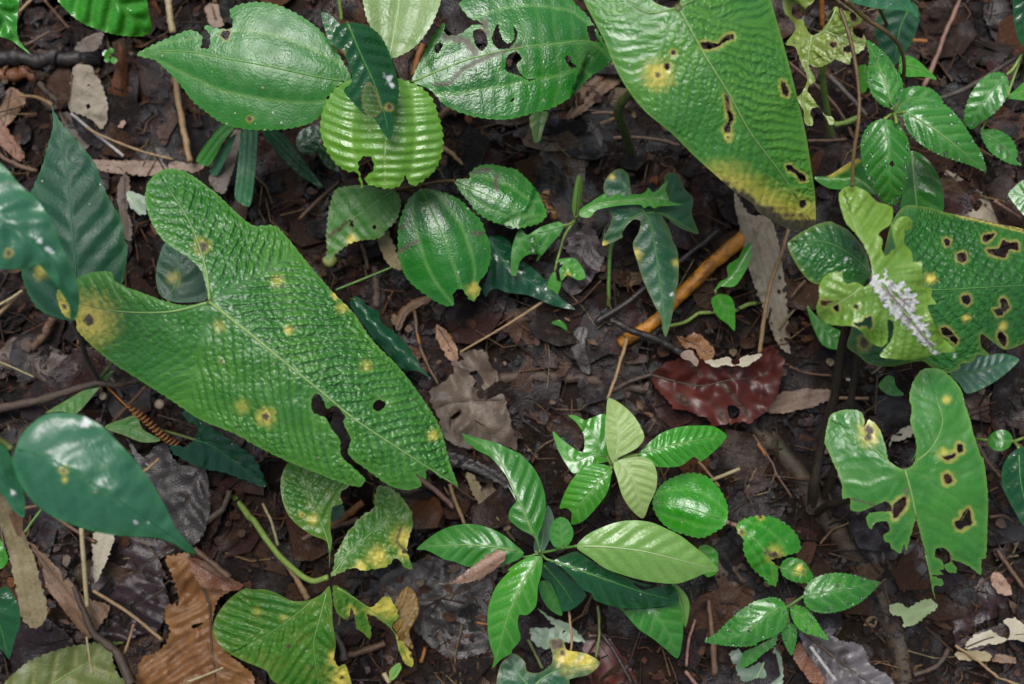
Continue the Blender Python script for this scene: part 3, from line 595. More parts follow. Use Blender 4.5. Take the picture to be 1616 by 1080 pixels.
# ================================================================== BROAD-LEAVED SHRUB, top
GB = 'broad-leaved shrubs'
t = thing('broadleaf_shrub', 'broad-leaved shrub at top with big oval leaves around one pale toothed leaf', 'plant', 636, 150, GB)
leaf(t, 'a0 612,243 700,195 780,160 850,135 885,145 908,170 903,215 938,215 942,155 918,128 925,112 960,125 1035,130 1045,100 1030,50 1060,25 1130,10 b0 0,8 100,20 200,65 280,120 330,170 380,240 430,330 440,368 390,378 350,420 330,440 320,490 270,545 200,570 130,582 60,585 0,585 a0 1100,580 1000,555 920,500 860,450 800,370 740,310 690,268 640,258', 'b0 440,370 300,348 180,322 0,285 a0 1000,262 860,235 720,232 612,246', (.145, .135), 'broad_green', k='mel', sp=24, dep=.5, tv=.18, arch=.012, fold=-.01, roll=.006, ser=(2.6, 11), lines=(0, .5), rw=3,
     holes=('a0 992,150 1005,140 1028,140 1028,165 1010,178 995,165',), hring=2, hnec=1.4, spots=((394, 188, 6, 4),))
leaf(t, 'b0 640,350 740,385 800,440 830,520 850,600 845,690 810,770 750,820 715,835 690,810 683,785 660,830 620,848 560,840 510,825 500,798 540,758 525,705 490,705 470,735 480,790 495,838 480,830 465,775 420,770 370,735 325,670 300,590 310,500 350,420 400,375 480,345 560,335', 'b0 612,350 605,450 595,600 590,720 590,838', (.155, .14), 'broad_young', k='mel', sp=15, dep=1.0, tv=.9, fold=-.012, arch=.008, ser=(3.2, 12), lines=(0, .52), rw=3.5, ribM='rib_pale', vw=2.6, label='bright yellow-green toothed leaf with a bite out of its end')
leaf(t, 'b0 485,-60 490,0 510,90 550,160 590,220 612,262 680,240 740,195 800,110 830,40 842,0 840,-120 700,-260 560,-240 500,-150', 'b0 611,260 640,100 660,-60 680,-250', (.162, .15), 'broad_pale', k='mel', sp=22, dep=.7, tv=.35, fold=.006, arch=.008, ser=(2, 10), lines=(0, .5), rw=3.5, ribM='rib_pale')
leaf(t, 'b0 715,362 790,402 850,465 900,495 980,522 1060,535 c0 0,537 60,525 130,505 190,490 260,455 310,415 380,340 430,310 470,270 440,200 400,130 360,70 300,10 250,-60 150,-130 0,-150 b0 1000,-100 935,0 922,20 950,60 975,85 1010,95 1030,112 985,112 930,152 890,160 858,150 856,100 800,170 760,250', 'b0 720,365 850,310 980,262 1194,215 c0 200,200 380,188 465,266', (.148, .125), 'broad_glossy', k='mel', sp=26, dep=.55, tv=.4, arch=.014, fold=-.012, ser=(2.4, 12), lines=(0, .5), rw=3, ribM='rib_light',
     holes=('b0 812,215 835,190 848,202 830,240 815,235', 'b0 985,140 1020,130 1045,160 1050,200 1025,230 995,200', 'b0 1070,160 1098,105 1105,150 1135,195 1165,200 1145,215 1100,220 1075,195', 'b0 1142,250 1180,228 c0 35,222 65,262 45,290 60,330 95,355 130,352 100,364 60,342 20,330 -10,315', 'c0 260,255 280,250 290,280 315,300 290,308 270,285', 'c0 360,120 390,118 400,165 415,185 375,182', 'c0 12,452 35,440 32,452 15,460', 'c0 30,122 42,130 45,170 30,195 0,215 -5,205 25,185 34,160'),
     hring=0, nec=(('b0 815,380 880,375 940,310 1060,250 1190,205', 4.0), ('b0 860,160 960,190 1000,240', 7.0), ('b0 1030,100 1050,150', 6)))
leaf(t, 'b0 303,55 340,65 385,105 400,140 375,170 350,205 325,150', 'b0 370,190 345,120 305,60', (.16, .155), 'deep', sp=14)
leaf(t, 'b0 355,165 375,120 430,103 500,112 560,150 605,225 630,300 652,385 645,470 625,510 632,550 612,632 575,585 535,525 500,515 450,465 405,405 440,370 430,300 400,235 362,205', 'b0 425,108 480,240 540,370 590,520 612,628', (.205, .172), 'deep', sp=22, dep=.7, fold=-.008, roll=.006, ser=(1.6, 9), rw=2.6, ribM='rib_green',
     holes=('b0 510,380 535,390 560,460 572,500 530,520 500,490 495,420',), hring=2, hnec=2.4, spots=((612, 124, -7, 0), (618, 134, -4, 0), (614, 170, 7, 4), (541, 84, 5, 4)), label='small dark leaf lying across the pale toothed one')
stem(t, [(555, 131), (590, 128), (632, 132)], (.144, .13, .11), 2.6, 'stem_olive')
stem(t, [(616, 92), (622, 110), (632, 132)], (.162, .14, .11), 2.6, 'stem_lime')
stem(t, [(616, 124), (626, 128), (632, 132)], (.155, .135, .11), 2.6, 'stem_lime')
stem(t, [(652, 128), (644, 130), (632, 132)], (.147, .13, .11), 2.6, 'stem_olive')
stem(t, [(548, 36), (580, 90), (632, 132)], (.204, .15, .11), 2.0, 'stem_olive')
stem(t, [(632, 132), (636, 150)], (.11, -.01), (3, 4), 'stem_brown', name='main_stem')

t = thing('broadleaf_shrub', 'low broad-leaved sprig with three glossy toothed leaves under the pale toothed leaf', 'plant', 655, 310, GB)
leaf(t, 'b0 620,850 655,880 660,930 640,990 600,1030 575,1062 b1 555,78 480,85 430,100 370,145 330,178 323,160 330,130 325,60 b0 330,1020 332,980 345,910 370,850 430,835 500,830 560,845', 'b0 628,858 520,930 430,1000 b1 365,90 328,172', (.062, .052), 'dull_green', k='mel', sp=18, dep=.6, ser=(2.4, 9), lines=(0, .5), rw=2.6, holes=('b0 430,985 445,990 448,1020 432,1010', 'b0 535,1015 548,1010 552,1022 540,1030'), nec=(('b0 340,1060 420,1000', 4),), spots=((470, 372, 24, 0, .5), (555, 378, 10, 0), (562, 385, 8, 2)), hnec=2, label='dull chewed leaf')
leaf(t, 'b0 755,848 800,850 870,870 930,900 980,950 1020,990 1040,1040 b1 1060,100 1065,160 1045,230 1010,275 1020,310 985,358 965,345 930,300 895,325 900,370 870,380 820,360 760,320 700,270 670,220 650,150 648,80 b0 650,1020 665,960 700,890', 'b0 757,852 800,950 b1 832,20 900,200 945,335', (.085, .07), 'broad_glossy', k='mel', sp=28, dep=.6, tv=.15, fold=-.012, arch=.008, ser=(2.4, 11), lines=(0, .5), rw=2.8, ribM='rib_green', nec=(('b1 655,130 740,85', 3.5), ('b1 980,55 1050,50', 3.5), ('b1 660,30 690,10', 3)), spots=((748, 458, 14, 0, .8),))
leaf(t, 'b0 905,812 940,802 975,800 965,785 1000,750 1060,738 1150,755 c0 0,752 40,760 85,800 130,850 160,910 180,960 150,1000 100,1015 50,1025 0,1022 b0 1180,1022 1120,1010 1060,990 1010,960 960,900 920,850', 'b0 907,815 1040,872 1194,950 c0 60,975 178,962', (.078, .068), 'broad_glossy', k='mel', sp=20, dep=.5, tv=.4, fold=-.008, arch=.008, ser=(2.8, 10), lines=(0, .5), rw=2.2, nec=(('b0 985,775 1060,760', 4), ('b0 1085,790 1090,850', 4)))
stem(t, 'b0 905,812 840,815 760,830 640,850', (.077, .07, .062, .045), 2.6, 'stem_brown', name='branch')
stem(t, 'b0 757,850 740,838 700,845', (.084, .06, .05), 2.2, 'stem_brown')
stem(t, [(621, 301), (640, 300), (655, 310)], (.061, .045, -.01), 3.0, 'stem_brown', name='main_stem')

t = thing('broadleaf_seedling', 'glossy round toothed seedling leaf and its twin chewed leaf, right of the pale cluster', 'plant', 1150, 832, GB)
leaf(t, 'c2 985,352 992,300 980,250 950,200 900,150 840,132 780,140 720,165 680,200 655,250 655,290 690,350 740,390 800,410 870,425 930,400 970,375', 'c2 985,350 900,318 800,285 655,265', (.082, .075), 'bright_glossy', k='mel', sp=22, dep=.6, tv=.4, fold=-.012, arch=.005, ser=(2.6, 10), lines=(0, .5), ribM='rib_green')
leaf(t, 'c2 1030,365 1060,340 1120,325 1194,330 d2 50,322 100,345 150,380 185,430 190,480 140,500 90,515 60,522 90,560 80,640 30,620 c2 1170,620 1100,560 1060,480 1060,430 1035,400', 'c2 1033,370 1110,430 1180,520 d2 70,630', (.075, .05), 'bright_glossy', k='mel', sp=20, dep=.8, fold=-.012, arch=.006, ser=(2.8, 10), lines=(0, .5), nec=(('d2 45,490 85,515', 7),), spots=((1222, 875, 16, 6), (1170, 840, 8, 4), (1200, 815, 8, 3)), drops=10, ribM='rib_light')
leaf(t, 'd2 105,540 140,512 200,525 235,570 250,600 220,625 160,620 110,590', 'd2 105,560 180,575 245,600', (.055, .05), 'mid_green', sp=14, spots=((1262, 900, 10, 0), (1268, 903, 0, 3)), ser=(1.6, 8))
stem(t, 'c2 987,352 1005,360 1031,368', (.08, .072, .074), 3.0, 'twig_pink', name='petiole')
stem(t, 'd2 105,560 60,540 -60,440', (.054, .045, .02), 2, 'stem_olive')
stem(t, [(1155, 828), (1150, 832)], (.073, -.01), (3, 3.6), 'stem_brown', name='main_stem')

# ================================================================== SEEDLINGS
GS = 'seedlings on the forest floor'
t = thing('seedling', 'seedling with big pointed oval leaves spread like a star, bottom centre', 'plant', 853, 874, GS)
leaf(t, 'b1 935,950 1000,970 1080,990 1194,1040 c1 60,1040 100,1080 c2 60,50 120,110 160,190 175,280 160,360 140,420 150,482 120,420 60,385 10,340 12,300 45,250 20,210 0,180 b2 1180,260 1155,190 1130,140 1060,60 1000,30 970,0 b1 960,1005 945,970', 'c2 148,478 110,390 60,270 0,140 b2 1080,40 b1 940,955', (.095, .085), 'mid_green', sp=24, ang=50, curve=.004, dep=.9, arch=.014, fold=-.008, rw=3, ribM='rib_light', label='long leaf reaching to the upper left, one edge bitten')
leaf(t, 'b2 732,475 780,430 840,390 900,368 980,362 1060,380 1120,410 1180,460 1212,492 1190,520 1120,545 1040,555 960,553 900,530 860,522 800,490 770,478', 'b2 1212,490 1080,465 960,455 800,462 734,475', (.095, .08), 'mid_green', sp=22, ang=50, curve=.004, dep=1.0, arch=.012, fold=-.006, rw=3, ribM='rib_light')
leaf(t, 'c2 155,510 100,510 40,540 0,570 b2 1150,570 1090,640 1055,730 1050,820 1060,900 1080,960 1072,1008 1110,970 1160,940 c2 20,930 60,880 50,820 55,770 90,770 130,730 140,640 155,580', 'c2 150,512 90,590 40,690 0,790 b2 1080,1000', (.095, .075), 'bright', sp=24, ang=50, curve=.004, dep=.9, arch=.012, fold=-.008, rw=3, ribM='rib_light')
leaf(t, 'c2 310,460 360,410 430,375 500,352 570,345 650,355 720,385 780,415 850,470 900,510 950,570 900,580 850,600 770,628 680,625 600,612 520,590 440,560 370,510 325,480', 'c2 310,461 430,463 600,482 760,520 945,568', (.115, .095), 'pale_green', sp=30, ang=48, curve=.004, dep=.8, arch=.012, fold=-.006, roll=-.005, rw=3, ribM='rib_pale', label='largest pale green leaf pointing right')
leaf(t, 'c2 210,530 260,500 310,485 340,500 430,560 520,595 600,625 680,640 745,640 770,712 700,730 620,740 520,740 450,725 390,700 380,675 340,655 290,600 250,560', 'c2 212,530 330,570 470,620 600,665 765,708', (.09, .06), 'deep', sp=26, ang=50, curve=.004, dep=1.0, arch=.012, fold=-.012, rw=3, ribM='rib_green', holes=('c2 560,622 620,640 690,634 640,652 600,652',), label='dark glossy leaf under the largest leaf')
leaf(t, 'c2 525,752 620,742 700,735 770,715 790,800 785,900 765,964 720,930 660,880 600,840 560,800', 'c2 640,735 690,800 735,880 763,960', (.055, .035), 'mid_green', sp=22, dep=.9, fold=-.006, arch=.005, ribM='rib_green')
leaf(t, 'c2 740,625 790,660 818,712 815,770 800,825 780,760 765,700', 'c2 750,630 790,720 800,820', (.045, .03), 'pale_green', sp=16)
leaf(t, 'c2 190,400 205,355 240,330 275,345 298,395 290,435 255,472 215,465 195,435', 'c2 252,470 246,400 240,332', (.106, .112), 'mid_green', sp=12, dep=.3, und=.2, ser=(1, 7), label='small round leaf at the centre')
leaf(t, 'c2 160,540 200,530 280,600 355,680 300,740 250,752 230,690 200,620 160,600', 'c2 165,545 240,630 310,735', (.06, .04), 'deep', sp=18)
leaf(t, 'c2 150,620 190,615 215,660 240,720 247,772 200,752 165,710 145,660', 'c2 160,618 195,690 245,770', (.05, .035), 'mid_green', sp=14)
leaf(t, 'c2 122,445 150,380 182,278 212,340 195,420 160,490 125,490', 'c2 150,490 165,400 182,282', (.075, .07), 'blue_green', sp=16, dep=.4, und=.2)
for q, hh in (('c2 148,492 148,478', (.092, .095)), ('c2 148,492 80,510 24,492', (.09, .09, .095)), ('c2 148,492 230,475 312,460', (.09, .1, .115)), ('c2 148,492 180,520 212,530', (.09, .088, .09)), ('c2 230,475 252,468', (.1, .112))):
    stem(t, q, hh, 2.0, 'stem_green')
stem(t, 'c2 212,530 400,640 525,752', (.07, .055, .05), 2.0, 'stem_green', name='branch')
stem(t, [(852, 873), (853, 876)], (.092, -.01), (3.2, 4), 'stem_green', name='main_stem')

t = thing('seedling', 'seedling with two lime-white young leaves above ribbed green ones, centre', 'plant', 952, 800, GS)
leaf(t, 'c1 455,793 500,810 560,860 600,920 616,970 590,1010 560,1030 500,1060 478,1085 455,1040 440,950 445,860', 'c1 485,1075 500,980 490,880 456,795', (.112, .105), 'lime_pale', sp=15, dep=.9, arch=.006, fold=.004, ribM='rib_pale')
leaf(t, 'c2 480,90 540,65 610,60 650,80 672,130 670,200 640,270 610,336 560,300 520,240 495,160', 'c2 500,75 560,150 590,240 610,333', (.112, .10), 'lime_pale', sp=14, dep=1.0, arch=.006, ribM='rib_pale')
leaf(t, 'c1 595,1035 640,990 700,945 780,920 850,915 930,920 986,960 970,990 930,1030 870,1075 c2 840,60 780,100 710,107 660,100 600,60 590,45', 'c2 590,50 700,20 c1 800,990 980,962', (.105, .09), 'bright_glossy', sp=13, ang=60, dep=1.8, arch=.008, fold=-.006, ribM='rib_light', label='ribbed shiny leaf pointing right')
leaf(t, 'c2 470,110 430,95 380,95 320,130 270,200 235,292 265,290 290,310 290,362 340,350 400,290 450,220 467,150', 'c2 468,112 400,190 330,270 275,330', (.10, .085), 'bright', sp=13, ang=60, dep=1.6, arch=.008, fold=-.006, ribM='rib_light')
leaf(t, 'c1 275,870 310,870 350,890 440,865 448,960 470,1075 c2 460,80 400,95 300,135 270,100 230,30 c1 205,940 240,970 290,1010 340,1032 345,960 310,900', 'c2 450,60 380,50 300,80 c1 215,955', (.07, .06), 'bright', sp=22, dep=.8, arch=.005, ribs=('c2 430,60 c1 390,960 300,880',), ribM='rib_green', label='leaf cut into two lobes')
for q, hh in (('c2 470,100 485,85 490,70', (.095, .105, .112)), ('c2 470,100 530,62 590,50', (.095, .105, .105)), ('c2 470,100 468,112', (.095, .1)), ('c2 470,100 450,60', (.08, .07))):
    stem(t, q, hh, 2.4, 'stem_lime')
stem(t, 'c2 470,100 455,190 430,285', (.096, .05, -.01), (3.5, 6), 'stem_olive', name='main_stem')

t = thing('seedling', 'small toothed seedling beaded with droplets, lower right below the ragged heart leaf', 'plant', 1250, 960, GS)
leaf(t, 'c2 885,887 940,850 1000,790 1060,740 1120,705 1194,688 d2 50,685 100,700 130,735 135,790 110,840 60,870 0,892 c2 1120,905 1050,913 960,905', 'd2 132,732 60,760 0,800 c2 1050,860 888,886', (.085, .07), 'mid_green', sp=24, ang=48, curve=.004, dep=.7, arch=.01, fold=-.006, ser=(2.2, 8), drops=46, ribM='rib_green')
leaf(t, 'd2 205,682 230,620 290,590 350,580 430,590 490,610 545,622 500,680 450,720 380,750 300,763 240,750 210,720', 'd2 205,685 320,665 430,645 543,622', (.085, .075), 'mid_green', sp=24, ang=48, curve=.004, dep=.7, arch=.008, fold=-.006, ser=(2.2, 8), drops=46, ribM='rib_green', spots=((1321, 925, 0, 3), (1300, 934, 0, 2)))
leaf(t, 'd2 145,740 170,725 220,740 260,790 285,830 316,880 260,865 200,845 160,800', 'd2 148,738 220,800 314,878', (.08, .07), 'bright', sp=14, dep=.6, ser=(1.8, 7), drops=24)
leaf(t, 'd2 105,830 130,808 170,815 175,870 165,920 150,952 115,890', 'd2 140,810 142,880 151,948', (.07, .06), 'mid_green', sp=12, ser=(1.6, 7), drops=12)
leaf(t, 'c2 1050,1008 1060,940 1110,915 1194,870 d2 30,880 85,850 80,900 30,940 0,965 c2 1120,975', 'd2 85,852 0,910 c2 1055,1003', (.06, .05), 'mid_green', sp=16, ser=(1.8, 8))
for q, hh in (('d2 140,728 132,732', (.08, .085)), ('d2 140,728 175,705 206,684', (.08, .082, .085)), ('d2 140,728 148,738', (.08, .08)), ('d2 140,728 135,770 140,810', (.08, .072, .07)), ('d2 135,770 110,820 85,852', (.07, .062, .06))):
    stem(t, q, hh, 1.8, 'stem_green')
stem(t, 'd2 140,728 155,740', (.081, -.01), (2.2, 3), 'stem_green', name='main_stem')

t = thing('seedling', 'toothed seedling of the upper right, its leaf margins beaded with water', 'plant', 1418, 215, GS)
leaf(t, 'd0 485,180 530,205 580,250 620,310 650,370 645,430 610,480 570,480 530,450 500,400 490,330 500,250', 'd0 600,482 575,380 530,270 488,184', (.15, .135), 'mid_green', sp=20, ang=45, curve=.004, dep=.8, arch=.01, fold=-.005, ser=(2.2, 8), drops=40, ribM='rib_light')
leaf(t, 'd0 658,505 690,460 740,440 800,450 860,485 910,540 950,600 980,650 1005,690 1024,772 960,745 880,720 800,690 720,640 675,590 655,540', 'd0 660,502 760,560 880,650 1020,768', (.15, .13), 'mid_green', sp=22, ang=45, curve=.004, dep=.9, arch=.012, fold=-.006, ser=(2.2, 8), drops=46, ribM='rib_light')
leaf(t, 'd0 560,533 610,545 650,580 675,630 685,700 670,780 655,850 620,920 590,918 545,890 510,830 480,770 462,700 465,620 500,560', 'd0 568,535 585,650 590,780 600,915', (.15, .13), 'mid_green', sp=20, ang=48, curve=.004, dep=.9, arch=.01, fold=-.01, ser=(2.2, 8), drops=46, ribM='rib_green', holes=('d0 590,728 605,722 612,735 602,748 592,742',))
leaf(t, 'd0 610,490 640,410 700,387 770,395 815,430 832,465 760,500 690,520 640,525', 'd0 612,500 700,440 825,455', (.11, .10), 'mid_green', sp=20, ser=(2, 8))
leaf(t, 'd0 640,250 700,260 760,310 802,357 740,345 670,345 640,330', 'd0 640,290 720,305 800,355', (.10, .09), 'bright', sp=18)
leaf(t, 'd0 450,300 485,290 500,360 485,410 465,418 452,370', 'd0 480,295 475,410', (.08, .07), 'bright', sp=16)
for q, hh in (('d0 608,505 600,484', (.14, .15)), ('d0 608,505 635,508 660,502', (.14, .145, .15)), ('d0 608,505 590,520 568,535', (.14, .145, .15)), ('d0 608,505 620,480 640,420', (.13, .115, .11)), ('d0 608,505 618,530 622,555', (.14, .15, .155))):
    stem(t, q, hh, 2.4, 'stem_lime')
stem(t, 'd0 608,505 640,600', (.142, -.01), (3, 4), 'stem_green', name='main_stem')
stem(t, 'd0 640,290 620,400 612,490', (.10, .09, .08), 2.0, 'stem_green', name='branch')

t = thing('seedling', 'sprig of two small beaded leaves at the right edge, beside the toothed seedling', 'plant', 1600, 135, GS)
leaf(t, 'd0 1090,325 1120,350 1126,400 1110,450 1060,510 1000,550 960,580 925,545 930,490 955,420 1000,360 1045,330', 'd0 1115,338 1040,420 985,500 958,575', (.09, .08), 'mid_green', sp=20, dep=.7, ser=(2.2, 8), drops=20, arch=.006)
leaf(t, 'd0 1000,590 1060,580 1120,605 1150,640 1166,690 1160,720 1187,743 1130,735 1080,710 1040,680 1015,640', 'd0 1000,592 1080,640 1185,741', (.07, .06), 'mid_green', sp=16, ser=(2, 8), drops=12, spots=((1580, 232, 0, 3),))
leaf(t, 'd0 1120,437 1160,400 1194,370 1280,360 1300,420 1250,460 1180,450', 'd0 1122,436 1200,410 1300,400', (.085, .08), 'bright', sp=18)
stem(t, 'd0 1187,240 1145,310 1116,337', (.095, .092, .09), 2.4, 'stem_lime')
stem(t, 'd0 1187,240 1130,400 1122,436', (.09, .085, .085), 2.0, 'stem_lime')
stem(t, 'd0 1122,436 1050,500 1000,590', (.08, .072, .07), 1.8, 'stem_lime')
stem(t, 'd0 1187,240 1200,300 1150,385', (.096, .05, -.01), (2.5, 3), 'stem_olive', name='main_stem')

t = thing('seedling', 'dark leaf hanging in at the top right corner', 'plant', 1650, 60, GS)
leaf(t, 'd0 1150,-20 1145,60 1155,130 1170,180 1200,215 1260,180 1320,60 1300,-60 1220,-90', 'd0 1240,-85 1200,60 1195,205', (.13, .11), 'deep', sp=18, drops=8)
stem(t, [(1632, -30), (1660, 20), (1650, 60)], (.13, .08, -.01), 3, 'stem_olive', name='main_stem')

t = thing('seedling', 'glossy leaf half out of frame at the right edge, below the toothed sprig', 'plant', 1650, 330, GS)
leaf(t, 'd0 1194,808 1150,840 1123,872 1140,902 1170,940 1200,970 1280,960 1320,880 1260,820', 'd0 1318,880 1220,880 1126,872', (.07, .06), 'mid_green', sp=16, drops=10)
stem(t, [(1660, 310), (1665, 320), (1650, 330)], (.07, .05, -.01), 2.5, 'stem_olive', name='main_stem')

t = thing('seedling', 'plain rounded bright leaf behind the toothed seedling, above the dark pebbly leaf', 'plant', 1450, 330, GS)
leaf(t, 'd0 680,680 730,690 780,740 815,800 833,880 830,950 790,1000 720,1010 670,1000 640,940 650,860 660,770', 'd0 690,690 700,800 720,990', (.085, .075), 'mid_green', sp=30, arch=.006, fold=.008, und=1.2, ribM='rib_pale', rw=3)
stem(t, [(1440, 243), (1455, 290), (1450, 330)], (.085, .05, -.01), 2.5, 'stem_lime', name='main_stem')

t = thing('seedling', 'folded light green leaf under the yellowing tip of the big top leaf', 'plant', 1375, 300, GS)
leaf(t, 'd0 253,797 320,787 400,735 450,712 485,740 505,800 535,872 470,862 380,852 310,842', 'd0 530,868 440,800 360,805 255,798', (.08, .07), 'mid_green', sp=24, fold=.012, und=1.2, ribM='rib_light', tipyel=('d0 330,785 450,715', 6, 0))
stem(t, 'd0 530,868 520,860 509,855', (.08, .05, -.01), 2.5, 'stem_lime', name='main_stem')

t = thing('seedling', 'blue-green leaf hanging in from the top edge, right of the ragged leaf, tip beaded', 'plant', 1425, 120, GS)
leaf(t, 'd0 390,-5 450,20 540,40 630,45 680,55 717,82 717,60 690,20 680,-10 660,-80 560,-130 440,-110', 'd0 470,-120 560,-40 640,20 714,78', (.16, .14), 'blue_green_soft', sp=26, drops=6, tipyel=None)
leaf(t, 'd0 540,70 600,30 700,10 725,60 715,130 690,190 645,262 612,292 560,240 525,150', 'd0 690,20 640,120 612,288', (.09, .07), 'blue_green', sp=24, jag=.8, label='blurred blue-green lower leaf')
stem(t, [(1361, -42), (1400, 40), (1425, 120)], (.16, .08, -.01), 3, 'stem_olive', name='main_stem')
stem(t, [(1439, 7), (1432, 60)], (.09, .05), 2.2, 'stem_olive')

t = thing('seedling', 'right-edge seedling with one small and one long leaf, level with the ragged heart leaf', 'plant', 1600, 700, GS)
leaf(t, 'd1 1030,1000 1040,960 1080,935 1120,940 1142,970 1130,1010 1080,1030', 'd1 1142,985 1085,985 1032,985', (.06, .055), 'mid_green', sp=14, arch=.004)
leaf(t, 'd2 1100,200 1095,120 1130,50 1194,15 1270,50 1300,200 1280,340 1240,400 1194,372 1150,300', 'd2 1170,20 1180,180 1235,395', (.075, .06), 'deep', sp=24, fold=-.006, drops=6)
stem(t, 'd1 970,975 1030,980 1142,985 1194,970', (.03, .05, .058, .05), 2.2, 'stem_lime', name='branch')
stem(t, 'd1 1150,985 d2 1170,20', (.058, .075), 2.2, 'stem_lime')
stem(t, 'd1 1194,970 d2 1150,-5', (.05, -.01), 3, 'stem_olive', name='main_stem')

t = thing('seedling', 'dark lobed leaf like an open hand, right of centre above the orange stick', 'plant', 960, 590, GS)
leaf(t, 'c0 510,757 545,785 560,870 600,905 640,925 690,925 718,870 705,800 725,775 770,785 800,850 835,890 830,960 860,1050 820,1040 770,1020 720,980 695,970 720,1010 745,1075 c1 735,70 765,130 770,250 755,330 745,400 730,470 712,517 700,490 690,430 650,350 610,260 585,180 565,100 590,50 600,10 c0 597,990 570,985 540,1010 515,1050 c1 520,70 430,108 435,60 440,10 c0 440,1050 465,1000 470,970 440,930 460,900 435,860 440,810 470,775', 'c0 600,930 640,990 c1 670,150 700,380 712,512', (.075, .06), 'lobed_green', ribs=('c0 600,930 540,860 500,790', 'c0 640,960 720,900 755,800', 'c0 620,955 700,960 850,1045', 'c0 610,950 520,1010 c1 440,100'), sp=26, dep=.5, und=.5, fold=-.008, ribM='rib_green', spots=((1003, 402, 12, 0, .8), (1067, 415, 8, 0, .8), (1060, 465, -4, 0), (965, 280, 6, 0), (953, 385, 7, 0)))
stem(t, 'c0 600,935 c1 475,90 455,385', (.073, .04, .014), 3.0, 'stem_green')
stem(t, 'c1 455,385 430,570 415,690', (.014, .012, -.006), 3.2, 'stem_green', name='main_stem')

t = thing('seedling', 'chewed seedling with a narrow spiny leaf and an upright green bud, top centre', 'plant', 915, 352, GS)
leaf(t, 'c0 325,945 380,905 440,868 452,886 508,866 522,882 575,872 600,872 625,858 634,842 655,862 680,850 702,825 722,812 712,850 722,880 735,905 788,918 740,924 680,927 660,936 640,924 615,934 600,920 540,920 470,928 400,945 372,975 330,972', 'c0 330,960 400,920 540,900 680,890 780,917', (.085, .08), 'bright', name='spiny_leaf', sp=14, dep=.6, fold=.004, ribM='rib_light', label='narrow leaf eaten back to a spiny strip')
leaf(t, 'c0 292,935 298,870 312,800 325,783 341,820 336,880 322,955 305,975', 'c0 308,970 316,880 324,788', (.07, .10), 'pale_green', name='bud', k='none', fold=-.006, dep=.8, rw=2, ribM='stem_olive')
leaf(t, 'c0 258,1010 230,995 150,1020 90,1055 c1 60,30 30,90 18,160 20,240 42,242 58,180 90,150 140,148 130,182 190,110 235,60 258,18', 'c0 257,1012 170,1040 c1 90,60 35,150 30,238', (.075, .055), 'mid_green', sp=18, fold=-.006, drops=6, dropsz=5, label='half-eaten leaf with fat drops')
leaf(t, 'c1 225,172 300,165 340,210 352,252 320,262 270,240 245,266 235,215 250,195', 'c1 232,180 300,210 350,250', (.05, .045), 'bright', sp=14, spots=((895, 435, 6, 2),), drops=3)
leaf(t, 'c1 215,220 225,265 245,270 235,310 207,356 185,320 188,260', 'c1 215,225 210,290 207,352', (.045, .035), 'bright', sp=12)
for q, hh in (('c0 310,985 330,962', (.06, .084)), ('c0 310,985 308,970', (.06, .07)), ('c0 310,985 285,1005 258,1012', (.06, .068, .074)), ('c0 310,985 c1 260,60 225,175', (.055, .05, .049)), ('c1 225,175 215,222', (.05, .045))):
    stem(t, q, hh, 2.0, 'stem_lime')
stem(t, 'c0 310,985 327,1001', (.061, -.01), 2.4, 'stem_lime', name='main_stem')

t = thing('seedling', 'dark glossy pointed leaf under the chewed seedling, centre', 'plant', 790, 400, GS)
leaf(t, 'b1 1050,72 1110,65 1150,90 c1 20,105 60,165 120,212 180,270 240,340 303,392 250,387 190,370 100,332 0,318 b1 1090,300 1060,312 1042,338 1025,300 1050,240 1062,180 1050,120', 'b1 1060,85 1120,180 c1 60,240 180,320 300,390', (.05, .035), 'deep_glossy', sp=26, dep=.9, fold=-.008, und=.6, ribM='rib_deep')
stem(t, [(773, 380), (785, 388), (790, 400)], (.05, .03, -.01), 2.5, 'stem_olive', name='main_stem')

t = thing('seedling', 'two small bright leaves on a thin stem beside the orange stick', 'plant', 1132, 470, GS)
leaf(t, 'c1 1100,95 1092,170 1060,240 1020,290 955,292 930,312 955,270 990,250 988,200 1040,160 1060,120', 'c1 935,308 1010,240 1098,100', (.065, .07), 'bright', sp=16, fold=.004)
leaf(t, 'c1 918,348 950,325 1000,335 1020,370 1022,490 990,460 950,430 925,390', 'c1 940,328 975,390 1020,485', (.06, .045), 'bright', sp=16)
stem(t, 'c1 935,308 938,325', (.065, .06), 2.0, 'stem_lime')
stem(t, 'c1 938,325 944,341', (.06, -.01), 2.0, 'stem_lime', name='main_stem')
t = thing('vine', 'pale green creeping stem across the orange stick and the dead wood', 'vine', 1045, 520)
stem(t, 'c1 1140,365 1080,372 1020,400 940,405 860,410', (.012, .02, .018, .02, .022), 3.2, 'stem_lime', name='shoot')
stem(t, 'c1 860,410 800,450 730,468 690,482', (.022, .026, .032, .02), 2.6, 'stem_lime', name='shoot')

t = thing('seedling', 'blistered glossy dark leaf pointing right, tucked under the huge quilted leaf', 'plant', 560, 470, GS)
leaf(t, 'b1 432,372 450,335 480,343 510,380 560,405 572,450 620,488 680,540 720,600 750,650 792,702 740,672 680,665 640,640 590,580 540,530 500,470 465,420', 'b1 455,350 530,450 640,560 788,698', (.045, .03), 'deep_glossy', sp=30, dep=1.5, und=.9, fold=-.007, ribM='rib_deep')
stem(t, [(560, 473), (555, 472), (552, 478)], (.045, .02, -.01), 2.5, 'stem_olive', name='main_stem')

